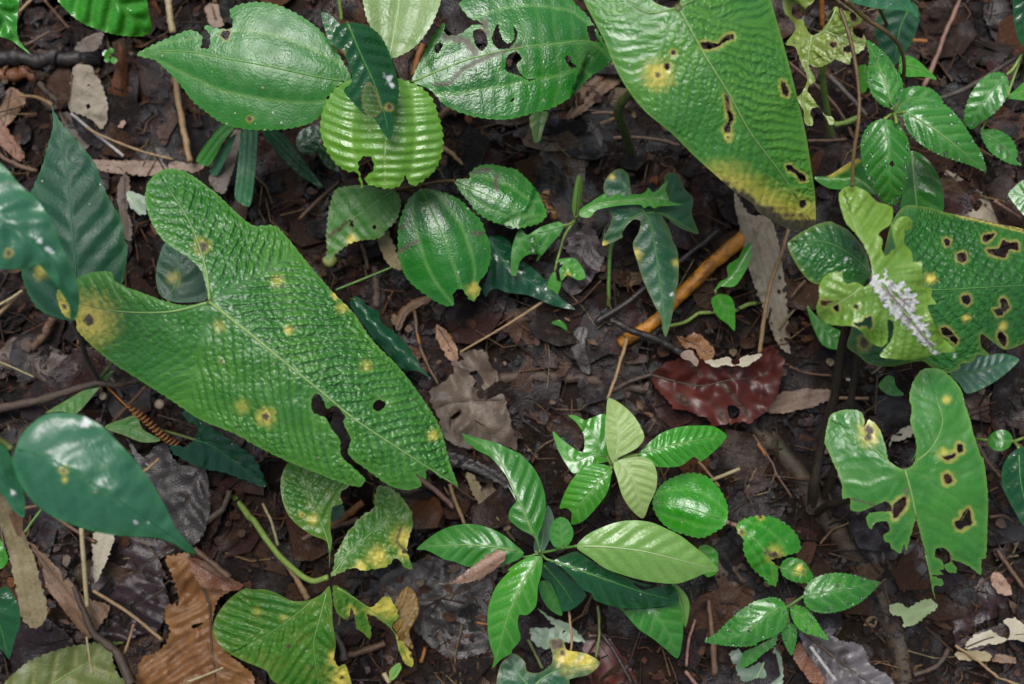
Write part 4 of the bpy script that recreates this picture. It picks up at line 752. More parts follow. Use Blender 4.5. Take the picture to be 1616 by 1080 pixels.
t = thing('seedling', 'wet blackish-green leaf below the huge quilted leaf, beside the coiled tendril', 'plant', 300, 690, GS)
leaf(t, 'a1 820,850 870,855 900,895 990,950 1090,1020 1150,1075 a2 1190,195 1100,165 1000,130 900,110 800,60 765,30 a1 768,1000 830,1010 880,960 886,920 840,895', 'a1 880,980 960,1010 a2 1060,90 1180,190', (.05, .03), 'deep_glossy', sp=26, dep=.9, und=.7, fold=-.008, ribM='rib_deep', drops=6, ser=(3, 16))
stem(t, 'a1 700,930 780,950 880,980', (.02, .04, .05), 2.2, 'stem_olive')
stem(t, 'a1 700,930 690,945', (.02, -.01), 2.2, 'stem_olive', name='main_stem')

t = thing('seedling', 'yellow-tipped lobed leaf at the bottom edge, centre right', 'plant', 830, 1095, GS)
leaf(t, 'c2 0,940 40,945 80,980 90,1020 140,1030 200,990 205,950 190,885 250,880 268,925 320,935 360,945 417,985 370,1035 280,1060 290,1100 300,1180 150,1210 -30,1180 b2 1090,1100 1095,1040 1110,990 1150,948', 'c2 60,1200 120,1090 200,1030 410,985', (.055, .045), 'lobed_green', ribs=('c2 110,1100 50,1030 20,950',), sp=26, dep=.6, und=.7, ribM='rib_light', spots=((898, 1037, 26, 0), (925, 1042, 20, 0), (880, 1017, 12, 11), (888, 1030, 14, 6)))
stem(t, [(821, 1122), (828, 1110), (830, 1095)], (.055, .03, -.01), 3, 'stem_olive', name='main_stem')

t = thing('grass_tuft', 'tuft of strap-like grass blades below the leftmost oval leaf', 'grass', 432, 205)
leaf(t, 'a0 1085,580 1150,580 1152,680 1142,800 1118,928 1056,892 1062,780 1072,680', 'a0 1120,575 1112,740 1090,910', (.05, .035), 'grass', name='blade', k='par', sp=9, dep=.7, midrib=False)
leaf(t, 'a0 880,722 935,630 1000,560 1055,565 1000,640 935,745', 'a0 1050,560 980,630 900,740', (.05, .03), 'mid_green', name='blade', k='par', sp=9, midrib=False)
leaf(t, 'b0 40,592 110,588 180,660 240,740 312,842 200,782 130,710', 'b0 60,585 160,690 310,840', (.05, .03), 'deep', name='blade', k='par', sp=7, midrib=False)
leaf(t, 'a0 940,770 980,690 1030,620 1060,600 1020,700 970,790', 'a0 1050,610 1000,690 950,785', (.04, .02), 'grass', name='blade', k='par', sp=8, midrib=False)
stem(t, [(396, 203), (420, 203), (432, 205)], (.05, .03, -.008), 4, 'stem_green', name='culm')

# ================================================================== LARGE DARK LEAVES ON THE LEFT
GL = 'tall herbs at the left edge'
t = thing('tall_herb', 'dark blue-green pointed leaf at left, tip up, behind the big quilted leaf', 'plant', 95, 600, GL)
leaf(t, 'a0 230,462 245,505 290,570 375,665 430,740 462,830 500,910 545,985 560,1080 a1 572,110 565,200 545,285 500,330 420,400 340,445 250,430 170,390 115,300 90,200 80,100 a0 100,950 140,860 190,740 215,650 238,560', 'a1 320,440 340,250 325,50 a0 305,850 275,650 233,470', (.145, .15), 'blue_green', sp=42, ang=50, dep=.8, arch=.012, fold=-.012, und=.6, ser=(1.6, 14), ribM='rib_deep', spots=((65, 430, 14, 0, .5),), drops=0)
leaf(t, 'a1 745,90 810,120 880,160 920,230 937,310 922,352 860,362 780,360 720,332 700,270 705,190', 'a1 760,355 800,240 790,100', (.10, .10), 'blue_green', sp=30, label='dull small leaf seen through the notch of the quilted leaf', spots=((275, 440, 14, 0, .4),))
stem(t, 'a1 320,440 360,520 390,620 440,710', (.143, .12, .07, .03), 4.0, 'twig_grey')
stem(t, 'a1 760,355 600,520 440,710', (.10, .07, .03), 3.0, 'stem_olive')
stem(t, 'a1 620,715 520,735 440,725 300,765 200,795 40,830 -60,850', (.016, .026, .03, .024, .02, .014, .01), (4.5, 8), 'root', name='main_stem', wob=.1, label='grey woody creeping stem')

t = thing('tall_herb', 'blurred glossy leaf at the left edge overlapping the big quilted leaf', 'plant', -90, 560, GL)
leaf(t, 'a0 -150,640 -60,670 0,730 40,770 90,830 160,890 210,960 240,1010 265,1075 a1 280,120 320,200 345,260 356,350 345,425 318,442 310,380 270,310 220,245 170,190 130,205 100,212 0,212 -120,190 -260,100 -300,-80', 'a1 -280,-120 -100,-60 80,40 240,180 335,425', (.315, .275), 'blue_green_soft', sp=46, ang=50, dep=1.0, arch=.02, fold=-.012, und=1.2, ribM='rib_deep', drops=0, spots=((14, 400, 8, 5), (78, 395, -6, 0), (62, 380, -5, 0)))
stem(t, [(-98, 308), (-130, 420), (-90, 560)], (.315, .15, -.01), (4, 6), 'stem_olive', name='main_stem')

t = thing('tall_herb', 'large smooth blue-green leaf at lower left with a white bird dropping', 'plant', -40, 690, GL)
leaf(t, 'a1 55,1070 90,970 150,900 220,862 300,857 380,875 460,920 520,980 570,1030 615,1080 a2 640,120 690,190 740,280 790,380 840,440 884,492 840,490 780,450 700,425 600,418 500,410 420,395 340,370 260,340 180,290 130,240 80,160 55,80', 'a2 50,20 200,60 400,170 600,300 760,410 880,488', (.30, .255), 'blue_green_soft', sp=60, ang=48, dep=.8, arch=.022, fold=-.014, roll=-.004, und=.9, ribM='rib_deep', spots=((135, 668, -9, 0), (128, 672, -6, 0), (100, 742, 8, 4), (102, 757, 6, 0), (215, 825, -3, 0)))
leaf(t, 'a1 -160,1010 -60,985 0,1000 30,1020 52,1065 a2 60,100 100,200 112,260 105,332 60,302 0,222 -150,200 -250,80', 'a1 -200,1075 a2 -50,80 100,320', (.29, .26), 'blue_green_soft', sp=40, fold=-.012, spots=((20, 780, -5, 0),), ribM='rib_deep')
stem(t, 'a2 50,20 a1 20,990 -60,960', (.30, .28, .24), 3.5, 'stem_olive')
stem(t, 'a1 -200,1075 -120,1010 -60,960', (.29, .27, .24), 3.5, 'stem_olive')
stem(t, 'a1 -60,960 -100,965 -114,967', (.24, .1, -.01), (5, 7), 'stem_olive', name='main_stem')

t = thing('tall_herb', 'dark leaf pointing down at the bottom left edge, beside the straw-coloured blade', 'plant', -40, 1000, GL)
leaf(t, 'a2 -140,640 0,650 30,640 70,700 92,800 70,870 40,968 10,930 -60,900 -150,800', 'a2 -130,690 -20,770 38,962', (.13, .10), 'deep', sp=26, dep=.8)
leaf(t, 'a2 -80,410 0,430 20,470 36,520 15,557 -60,575 -120,500', 'a2 -110,490 -20,495 34,520', (.16, .15), 'bright', sp=20)
stem(t, 'a2 -130,690 -150,780 -114,853', (.13, .06, -.01), 4, 'stem_olive', name='main_stem')
stem(t, 'a2 -110,490 -160,600 -130,690', (.16, .14, .13), 3, 'stem_olive')

GT = 'glossy leaves at the top left corner'
t = thing('glossy_herb', 'wet blistered bright leaf at the top edge near the left corner', 'plant', 200, -45, GT)
leaf(t, 'a0 255,-10 300,50 360,100 430,130 510,155 600,165 650,160 680,132 668,60 660,0 640,-100 520,-170 380,-150 280,-90', 'a0 400,-140 480,-40 580,70 660,150', (.13, .10), 'bright_glossy', sp=34, dep=2.4, und=1.2, fold=-.012, arch=.008, ribM='rib_green', ser=(1.4, 10))
stem(t, [(141, -49), (170, -60), (200, -45)], (.13, .07, -.01), 3, 'stem_green', name='main_stem')
t = thing('glossy_herb', 'wet blistered leaf with a long drip tip in the top left corner', 'plant', -55, -30, GT)
leaf(t, 'a0 -150,100 0,165 50,182 90,212 134,242 88,185 76,140 80,60 86,0 60,-90 -80,-130 -180,-40', 'a0 -120,-90 -20,20 60,150 130,238', (.14, .115), 'bright_glossy', sp=30, dep=2.4, und=2.2, fold=-.01, ribM='rib_green')
stem(t, [(-42, -31), (-60, -40), (-55, -30)], (.14, .07, -.01), 3, 'stem_green', name='main_stem')

# small sprouts
t = thing('sprout', 'tiny sprout of four round leaves beside the orange-brown blade, top left', 'plant', 173, 88)
for cx, cy, r in ((477, 242, 17), (498, 228, 12), (481, 268, 12), (510, 271, 15)):
    a = [(cx + r * math.cos(q) * (1 + .1 * math.cos(2 * q)), cy + r * math.sin(q)) for q in np.linspace(0, 6.28, 9)[:-1]]
    leaf(t, 'a0 ' + ' '.join('%.1f,%.1f' % p for p in a), 'a0 492,252 %.1f,%.1f' % (cx, cy), (.018, .02), 'bright', k='none', res=2.2, midrib=False)
stem(t, 'a0 492,252 492,255', (.02, -.006), 1.2, 'stem_lime', name='main_stem')
SPR = [('c1 200,455 235,440 265,465 270,490 240,472', 'c1 235,445 268,488', 'tiny drooping sprout right of the lone straight twig, centre', 'mid_green', 880, 525),
       ('d1 540,735 580,690 610,700 620,740 656,776 600,782 560,760', 'd1 585,700 600,740 650,774', 'small bright two-lobed sprout under the mouldy heart leaf', 'bright', 1405, 610),
       ('c0 105,520 182,503 162,580 148,632 125,642 110,590', 'c0 150,505 140,570 132,638', 'lime green leaf tip poking out below the large chewed oval leaf', 'pale_green', 852, 178),
       ('a1 205,858 330,782 430,722 512,668 430,765 340,862 270,852', 'a1 500,675 400,755 230,855', 'narrow olive leaf lying by the woody creeping stem at left', 'dull_green', 178, 590),
       ('a1 470,922 560,882 610,870 640,930 720,980 640,990 560,960', 'a1 480,920 580,920 700,978', 'dull narrow leaf beneath the coiled tendril', 'dull_green', 170, 672),
       ('d1 220,380 260,420 330,470 400,510 395,572 300,560 250,480', 'd1 225,385 300,490 392,555', 'dim green leaf in the shade below the pebbly heart leaf', 'mid_green', 1275, 482),
       ('d1 860,682 920,640 1000,600 1040,598 1100,592 1172,620 1060,720 940,772 900,722', 'd1 870,690 990,670 1165,622', 'dim blue-green leaf beneath the pebbly heart leaf, right edge', 'blue_green_soft', 1510, 600),
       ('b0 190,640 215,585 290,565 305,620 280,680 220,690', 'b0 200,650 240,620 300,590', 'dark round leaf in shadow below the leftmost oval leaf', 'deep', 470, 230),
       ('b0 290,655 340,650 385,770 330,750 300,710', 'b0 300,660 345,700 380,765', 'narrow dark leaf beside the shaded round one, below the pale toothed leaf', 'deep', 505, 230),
       ('c2 860,465 900,455 945,490 940,580 900,600 870,560', 'c2 870,470 905,520 925,590', 'little scalloped leaf behind the largest pale green leaf tip', 'bright', 1110, 868),
       ('b2 610,1020 650,985 665,1005 640,1050 615,1065', 'b2 655,990 635,1030 616,1062', 'tiny pale leaf on the soil below the black fallen leaf', 'pale_green', 628, 1060),
       ('b2 350,285 395,272 408,310 385,340 352,355', 'b2 400,285 375,310 355,350', 'tiny dark leaf between the torn lobes of the tattered leaf', 'deep', 535, 812)]
for out, rib, lab, M, bx, by in SPR:
    t = thing('sprout', lab, 'plant', bx, by, 'small sprouts')
    q = pts(rib)[0]
    leaf(t, out, rib, (.03, .026), M, sp=14, und=.6)
    stem(t, [tuple(q), ((q[0] + bx) / 2, (q[1] + by) / 2), (bx, by)], (.03, .014, -.006), 1.8, 'stem_lime', name='main_stem')

# ================================================================== FALLEN LEAVES
fallen('a0 335,295 380,290 410,300 440,350 465,400 482,480 480,540 455,582 420,545 350,510 310,490 315,420 320,340', 'a0 330,300 312,480 330,505', 'beige dead leaf with dark veins, upper left between black log and pointed leaf', 'dead_beige', .02, sp=32, ang=70, dep=1.2, holes=('a0 390,382 402,378 400,390', 'a0 388,470 402,465 405,482 392,488'), fold=.004, rw=4)
fallen('a0 268,505 350,520 420,560 442,600 380,672 320,622 290,570', 'a0 275,510 350,590 400,650', 'brownish dead leaf just below the beige one, upper left', 'dead_greybrown', .012, sp=30)
fallen('a0 535,195 560,240 575,300 570,400 560,450 520,470 485,500 490,430 510,340 525,260', 'a0 525,480 530,350 536,200', 'orange-brown spear-shaped dead blade standing up beside the tiny sprout', 'dead_rust', .012, h2=.035, k='par', sp=8, fold=-.006, crum=.001, midrib=False)
fallen('a0 398,718 520,720 700,722 830,730 918,740 880,772 780,765 700,787 600,787 500,775 430,760', 'a0 400,735 650,752 910,742', 'long pinkish-brown bamboo blade lying level, just above the big quilted leaf', 'dead_pink', .018, k='par', sp=8, crum=.0015, midrib=False)
fallen('a0 -40,490 0,540 40,590 90,660 106,700 90,722 40,690 0,650 -60,590', 'a0 -40,530 95,712', 'reddish brown dead blade at the left edge', 'dead_rust', .018, k='par', sp=8, midrib=False, crum=.0015)
fallen('a0 1055,582 1092,590 1062,700 1032,800 1000,872 940,822 970,720 1020,640', 'a0 1075,585 1020,720 970,850', 'grey-brown torn blade between the grass blades', 'dead_greybrown', .028, k='par', sp=8, midrib=False, crum=.002)
fallen('a0 0,470 20,420 60,390 118,450 80,510 40,560 10,570 -30,540', 'a0 50,400 20,560', 'curled tan dead leaf at the left edge above the reddish blade', 'dead_tan', .018, sp=24, crum=.004)
lf = fallen('c1 648,692 700,640 780,610 800,580 840,580 860,610 900,645 940,662 970,655 1000,632 1050,615 1130,612 1194,562 d1 0,600 40,560 75,560 85,600 117,610 110,660 90,760 40,850 0,882 c1 1140,870 1090,902 1050,900 1000,905 920,920 900,880 860,870 820,850 750,840 720,800 670,750', 'c1 655,690 760,718 870,738 1000,710 1150,690 d1 80,600', 'shiny maroon dead leaf with a pale torn upper edge, right of centre', 'dead_maroon', .028, h2=.04, sp=40, ang=55, dep=1.0, crum=.009, fold=.016, und=.3, rw=4, nec=(('c1 765,780 810,810', 7), ('c1 955,855 975,885', 6), ('c1 800,610 870,690', 4), ('c1 960,720 1090,880', 3)), holes=('c1 990,660 1018,655 1012,682 995,688', 'c1 990,832 1020,825 1045,850 1030,885 1000,880'))
leaf(lf, 'c1 885,626 930,620 1003,608 1012,640 1040,638 1050,606 1090,600 1138,590 1142,606 1105,630 1080,650 1045,648 1010,648 965,642 940,656 915,644', 'c1 890,635 1000,630 1135,605', (.036, .048), 'dead_cream', name='torn_edge', ground=True, k='none', midrib=False, crum=.002, jag=1.2, label='pale torn upper edge folded over')
leaf(lf, 'c1 778,598 800,578 832,578 842,600 860,625 850,650 820,625 790,615', 'c1 780,600 850,640', (.045, .05), 'dead_pink', name='flap', ground=True, k='none', midrib=False, crum=.003)
fallen('b1 790,760 850,720 900,670 890,630 940,620 930,590 1000,575 1050,590 1060,640 1100,690 1130,800 1160,920 1182,1022 1100,1000 980,1022 900,1000 850,960 830,880 800,820', 'b1 1120,800 1000,800 870,815 795,850', 'large grey-brown dead leaf with a ragged hole, centre', 'dead_greybrown', .022, sp=46, ang=50, dep=1.4, crum=.006, rw=4, holes=('b1 970,682 1000,670 1032,720 1010,752 985,737 1000,715', 'b1 880,885 905,860 930,840 932,862 905,885'))
fallen('b2 560,640 600,580 700,540 800,510 900,530 960,560 1040,570 1100,560 1065,680 1052,800 1057,880 1050,930 980,955 900,967 820,930 740,850 700,800 640,740', 'b2 570,650 720,700 860,690 1080,590', 'large flat black dead leaf with visible veins, left of the star-shaped seedling', 'dead_dark', .016, sp=46, ang=50, dep=1.2, crum=.003, rw=5, ribs=('b2 720,700 780,800 900,940',))
fallen('a2 740,512 800,497 840,490 870,520 940,540 1000,590 1090,640 1000,680 970,720 955,800 965,870 1010,930 1080,990 1130,1030 1145,1090 1140,1160 900,1230 700,1200 610,1120 620,1000 640,960 700,940 740,900 762,840 738,790 748,725 800,722 790,650 760,560', 'a2 850,505 900,620 940,720 950,900 970,1080 980,1200', 'big orange-brown dead leaf with comb-like veins at the bottom, left', 'dead_orange', .03, sp=20, ang=68, dep=1.7, crum=.006, rw=6, ser=(3, 9), holes=('a2 855,825 880,808 910,808 885,828',), curve=.0008, cell=12)
fallen('a2 860,515 940,540 1010,592 1095,640 1040,660 960,655 900,640 870,590', 'a2 865,525 980,600 1085,640', 'rusty brown dead scrap tucked behind the big orange-brown leaf', 'dead_rust', .042, sp=30, crum=.004)
fallen('a2 128,440 200,500 260,560 320,620 380,690 492,730 460,800 400,872 350,830 280,740 205,640 190,560', 'a2 135,450 260,610 420,800', 'long brown dead leaf slanting down beside the straw-coloured blade, lower left', 'dead_tan', .022, k='par', sp=14, crum=.003, fold=-.004)
fallen('a2 560,-40 640,60 700,10 740,0 800,90 900,100 920,80 942,240 940,310 900,430 830,470 760,420 720,240 650,150', 'a2 900,110 850,250 800,440', 'dark slate-brown dead leaf behind the smooth blue-green leaf, lower left', 'dead_dark', .024, sp=40, ang=60, dep=1.4, crum=.004, ser=None)
fallen('a2 400,640 440,500 520,420 600,420 700,430 800,460 720,520 742,600 650,610 560,680 480,720', 'a2 780,465 620,560 430,640', 'dark dead leaf in the shadow below the smooth blue-green leaf', 'dead_purple', .014, sp=36, dep=1.2, crum=.004)
fallen('a2 440,790 500,680 600,590 700,600 740,640 760,720 740,790 700,840 620,860 540,890 460,880', 'a2 740,650 600,740 460,860', 'wet crumpled chocolate-brown leaf left of the big orange-brown leaf', 'dead_purple', .02, sp=34, dep=1.4, crum=.009)
fallen('a2 422,398 512,404 490,500 450,592 425,632 417,540', 'a2 470,400 428,625', 'papery off-white blade under the smooth blue-green leaf', 'dead_cream', .03, k='par', sp=8, midrib=False, crum=.001)
t = fallen('a2 -60,160 0,215 40,262 80,342 120,430 160,530 182,620 210,720 206,792 150,832 100,792 70,650 40,500 0,370 -60,300', 'a2 -50,230 60,420 155,825', 'straw-coloured withered blade hanging in at the left edge, near the camera', 'dead_straw', .24, h2=.18, k='par', sp=9, crum=.002, midrib=False, name='dead_leaf', group='hanging dead blades')
leaf(t, 'a2 40,305 95,300 100,420 75,410', 'a2 65,302 88,415', (.243, .235), 'dead_tan', name='fold', ground=True, k='par', sp=7, midrib=False)
fallen('b2 820,632 870,630 920,600 990,545 1060,495 1110,477 1130,495 1120,530 1070,575 1010,612 940,627', 'b2 825,631 960,585 1120,490', 'small pinkish spotted dead leaf lying on a leaf of the star-shaped seedling', 'dead_spotted', .116, k='par', sp=9, fold=-.006, crum=.001, midrib=False, group='dead leaves caught on plants')
fallen('d2 928,922 960,870 1040,840 1080,860 1120,872 1132,830 1100,800 1150,780 1194,812 1260,815 1280,870 1230,895 1150,880 1080,897 1020,902', 'd2 935,915 1050,870 1270,850', 'ragged cream-white dead leaf at the right edge near the bottom', 'dead_cream', .028, sp=30, crum=.003)
fallen('d2 880,905 960,860 1060,820 1130,800 1140,840 1080,880 1000,925 930,945', 'd2 890,905 1130,820', 'purplish dark dead leaf behind the ragged cream-white one', 'dead_purple', .018, sp=30, crum=.004)
fallen('d2 883,940 950,930 1045,942 1040,976 960,976 900,966', 'd2 886,945 1042,960', 'pale straw chip just below the ragged cream-white leaf', 'dead_straw', .022, k='par', sp=6, crum=.0008, midrib=False, cat='chip', name='chip')
fallen('d2 1053,946 1155,960 1152,986 1055,978', 'd2 1055,962 1152,974', 'short tan chip to the right of the pale straw chip', 'dead_tan', .02, k='par', sp=6, crum=.0008, midrib=False, cat='chip', name='chip')
fallen('d2 178,830 250,850 300,835 330,800 357,810 340,872 450,900 490,940 500,990 580,1040 612,1090 560,1180 400,1180 250,1000', 'd2 200,840 330,950 560,1120', 'silvery curled dead leaf with dark stripes at the bottom, below the beaded seedling', 'dead_silver', .026, sp=30, ang=60, dep=3, crum=.008, rw=6)
fallen('d2 158,952 185,890 230,960 280,1020 302,1080 240,1072 190,1010', 'd2 180,900 290,1070', 'pinkish brown blade below the small leaf of the beaded seedling', 'dead_rust', .032, k='par', sp=8, crum=.001, midrib=False)
fallen('c2 998,940 1050,928 1062,1005 1130,985 1194,960 d2 70,910 105,960 112,1080 90,1160 -40,1200 c2 1080,1140 1030,1020', 'd2 60,930 0,1040 -40,1160', 'pale grey-green leaf lying at the bottom edge, right of centre', 'grey_green', .02, sp=36, dep=.8, crum=.003, ribM='rib_pale')
fallen('c2 138,740 200,782 262,800 330,860 347,890 290,892 200,900 190,922 140,910 110,880 105,832 170,830 215,825 180,785', 'c2 150,750 230,820 335,885', 'pale grey-green scrap of leaf above the yellow-tipped lobed leaf', 'grey_green', .022, sp=24, dep=.8, crum=.003, ribM='rib_pale')
fallen('d2 590,730 640,718 670,737 720,715 765,697 805,727 760,772 700,817 650,822 655,790 640,775 600,770', 'd2 800,727 690,760 600,750', 'faded pale green scrap of leaf below the ragged heart leaf', 'faded_green', .024, sp=24, dep=.6, crum=.002, ribM='rib_pale')
fallen('d0 830,760 900,790 940,815 990,850 1050,900 1112,992 1050,1010 960,1000 900,970 890,920 850,830', 'd0 840,770 960,880 1100,990', 'grey-beige dead leaf at the right, above the dark pebbly heart leaf', 'dead_beige', .014, sp=36, crum=.004, holes=('d0 965,920 985,900 1005,905 1000,930 975,950',))
fallen('d1 30,852 100,772 200,750 320,755 332,790 250,832 120,857', 'd1 40,845 180,800 325,772', 'brown dead blade between the maroon leaf and the dark stalk', 'dead_pink', .022, k='par', sp=9, crum=.002, midrib=False)
fallen('c1 758,510 800,520 850,498 890,530 927,570 920,617 870,617 840,570 790,560', 'c1 765,515 860,560 915,610', 'yellow-brown curled dead leaf just above the maroon leaf', 'dead_orange', .022, sp=22, crum=.005)
fallen('b0 548,955 575,985 605,1040 b1 615,70 640,130 666,216 620,205 580,150 560,90 552,20', 'b0 550,960 b1 590,80 660,212', 'olive-tan spotted dead blade leaning between the two lower toothed leaves', 'dead_straw', .055, h2=.03, k='par', sp=8, crum=.0015, midrib=False)
fallen('b1 638,492 655,400 720,350 790,333 802,350 740,387 690,420 655,485', 'b1 645,480 690,395 795,342', 'narrow curved brown dead leaf beneath the glossy round leaf, centre', 'dead_tan', .022, k='par', sp=9, fold=-.004, crum=.0015)
fallen('f 690,514 702,520 716,540 724,560 718,572 706,565 696,548 688,530', 'f 692,518 706,540 720,568', 'little ochre dead leaf left of the lone straight twig, centre', 'dead_orange', .018, sp=14, crum=.002)
fallen('c0 300,430 330,390 400,340 460,298 505,360 440,420 350,500 238,556 290,480', 'c0 250,550 370,420 480,320', 'large pale brown dead blade left of the big top leaf', 'dead_tan', .016, k='par', sp=12, crum=.002)
fallen('c0 150,680 220,620 300,570 390,560 432,640 380,700 350,780 340,832 250,832 200,782', 'c0 400,570 290,680 220,800', 'black dead leaf in the shade between the chewed oval leaf and the big top leaf', 'dead_dark', .014, sp=34, crum=.003)
fallen('c0 138,880 200,850 300,862 380,830 405,880 330,922 250,962 190,1002 178,930', 'c0 150,890 280,900 390,860', 'orange-brown wet dead leaf behind the narrow spiny leaf', 'dead_orange', .014, sp=28, crum=.005)
fallen('c1 240,100 300,58 370,0 400,60 437,130 430,190 380,262 300,332 250,290 300,180', 'c1 380,20 340,150 290,310', 'purplish wet dead leaf under the half-eaten leaf with fat drops', 'dead_purple', .018, sp=30, crum=.004)
fallen('c1 300,500 340,470 362,480 350,560 372,640 372,682 340,672 310,622 290,560', 'c1 345,475 325,570 365,675', 'narrow charcoal dead leaf left of the green stem, below the lobed leaf', 'dead_dark', .018, sp=20, crum=.004)
fallen('f 1158,303 1185,340 1215,340 1235,420 1247,558 1228,545 1202,480 1178,410', 'f 1175,315 1205,420 1240,552', 'long grey-brown strip of bark below the yellowing tip of the big top leaf', 'dead_beige', .03, h2=.016, k='par', sp=10, crum=.003, fold=-.006, name='bark_strip', cat='bark', midrib=False)
fallen('c1 580,800 640,835 700,850 760,905 740,930 690,920 640,880 590,840', 'c1 590,815 670,870 750,915', 'crinkled tan scrap right of the lime-white leaf', 'dead_tan', .016, sp=18, crum=.005)
fallen('d2 1042,592 1080,578 1132,640 1134,682 1080,672 1050,630', 'd2 1050,590 1125,675', 'pinkish oval chip right of the ragged heart leaf tip', 'dead_spotted', .024, k='par', sp=8, crum=.001, midrib=False, cat='chip', name='chip')
fallen('d2 900,640 1000,600 1100,650 1132,760 1020,795 890,900 878,800', 'd2 960,620 1000,720 920,880', 'rotten reddish-purple slab of dead leaf right of the ragged heart leaf tip', 'dead_purple', .012, sp=34, crum=.008)
fallen('a0 378,170 462,148 432,226 333,222', 'a0 350,210 450,160', 'grey wood chip on the black log, top left', 'dead_greybrown', .032, k='par', sp=7, crum=.001, midrib=False, cat='chip', name='chip')
fallen('a0 918,30 970,18 1002,112 952,122 930,80', 'a0 945,25 975,115', 'pale brown chip left of the leftmost oval leaf, near the top edge', 'dead_pink', .018, k='par', sp=7, crum=.002, midrib=False, cat='chip', name='chip')
fallen('a0 580,330 600,270 680,265 740,310 780,360 760,390 690,385 600,365', 'a0 590,320 770,370', 'smooth brown dead leaf beneath the tip of the leftmost oval leaf', 'dead_brown', .014, sp=40, crum=.003)
fallen('a0 400,640 470,600 560,640 680,650 760,690 740,720 400,722 390,680', 'a0 400,690 600,670 750,710', 'wet slate-blue rotten leaf above the long pinkish-brown bamboo blade', 'dead_dark', .010, sp=34, crum=.006)
fallen('a0 525,860 545,790 572,785 585,860 570,950 592,1010 585,1080 565,1075 540,990', 'a0 560,795 560,900 580,1070', 'twisted grey-brown dead leaf left of the quilted leaf notch', 'dead_greybrown', .03, sp=22, crum=.004)
fallen('a0 570,862 620,870 655,885 650,965 610,955 580,920', 'a0 575,870 645,950', 'pale sage dead leaf peeping out beside the quilted leaf lobe', 'grey_green', .03, sp=24, crum=.002, ribM='rib_pale')
fallen('a1 0,580 60,520 180,540 300,600 380,680 330,730 200,720 60,690 -60,680', 'a1 -40,640 180,630 360,690', 'smooth dark brown slab of rotting leaf at the left, above the woody stem', 'dead_brown', .014, sp=50, crum=.004)
fallen('d0 1010,40 1080,-20 1200,60 1240,200 1140,260 1060,180', 'd0 1020,50 1200,230', 'dim dark leaf on the soil in the top right corner', 'dead_dark', .014, sp=34, crum=.004)
fallen('b2 1010,160 1060,170 1110,250 1160,370 1130,390 1080,330 1030,250', 'b2 1030,170 1140,380', 'pinkish-brown crumpled blade left of the long upper-left seedling leaf', 'dead_pink', .016, k='par', sp=9, crum=.004, midrib=False)
fallen('b2 955,130 1000,150 1030,230 1080,310 1100,345 1060,330 1010,270 970,200', 'b2 970,140 1020,240 1090,340', 'mouldy straw-brown blade just left of the pinkish crumpled one', 'dead_straw', .02, k='par', sp=8, crum=.005, midrib=False)
fallen('b2 870,40 900,45 1010,85 1110,140 1165,190 1160,215 1080,170 980,125 890,95', 'b2 875,65 1010,110 1160,205', 'glossy black strap-shaped leaf behind the long upper-left seedling leaf', 'dead_dark', .026, k='par', sp=9, crum=.001, midrib=False)
fallen('d1 900,730 960,700 1080,700 1194,640 1240,760 1194,900 1080,900 960,880', 'd1 920,780 1080,800 1220,790', 'brown rotting leaf at the right edge above the small right-edge seedling', 'dead_brown', .012, sp=46, crum=.006)
fallen('d2 420,340 520,330 640,420 740,480 760,640 700,700 600,690 480,580', 'd2 440,350 600,500 720,660', 'wet slate-black dead leaf in the shade below the ragged heart leaf', 'dead_dark', .014, sp=46, crum=.005)
fallen('d1 590,1010 600,965 640,935 690,915 702,945 650,980 610,985', 'd1 600,1000 640,955 695,930', 'curled cream blade in the notch of the ragged heart leaf', 'dead_cream', .02, k='par', sp=8, crum=.002, midrib=False)
fallen('c2 350,880 430,850 490,920 560,1020 590,1090 420,1120 350,1000', 'c2 400,870 470,980 560,1080', 'reddish-brown wet leaf at the bottom edge right of the yellow-tipped leaf', 'dead_maroon', .014, sp=40, crum=.004)
fallen('c2 890,440 960,430 1010,500 1080,560 1120,660 1040,720 950,640', 'c2 920,450 1000,570 1080,690', 'soft brown rotting wood slab right of the largest pale green leaf', 'dead_brown', .014, k='par', sp=14, crum=.005, name='bark_strip', cat='bark', midrib=False)
fallen('a2 20,1080 100,1000 200,945 320,910 430,895 500,890 560,892 520,908 505,960 535,1040 600,1090 600,1190 300,1260 20,1200', 'a2 40,1230 220,1090 400,980 550,893', 'olive green fallen leaf with yellow veins in the bottom left corner', 'olive_dead', .03, sp=40, ang=55, dep=1.0, crum=.003, ribM='rib_light', rw=4)

# ================================================================== STICKS, ROOTS AND WOOD
t = stick('c1 1075,60 960,155 860,250 760,345 690,425 580,505 510,545', 'thick orange-yellow rotten stick right of centre, partly under the lobed leaf', (12, 9.5), 'orange_wood', (.011, .012, .014, .015, .013, .008, .002), name='stick', cat='stick', wob=.05, n=12)
stick('c1 400,450 500,390 620,300 760,190 950,40', 'thin black stick alongside the orange-yellow stick', (5, 4), 'twig_dark', (.016, .02))
stick('c1 465,440 560,490 700,540 795,602', 'blackish stick crossing in front of the orange-yellow stick', (5.5, 6.5), 'twig_dark', (.028, .02))
stick('c1 -30,705 150,692 300,700 460,722 650,765', 'thick grey-brown root running level across the centre', (10, 8), 'root', (.002, .004), name='root', cat='root', wob=.2, n=10)
stick('c1 470,760 540,722 600,700 655,685', 'short branch joining the level grey-brown root at its right end', (4, 2.6), 'root', (.010, .014))
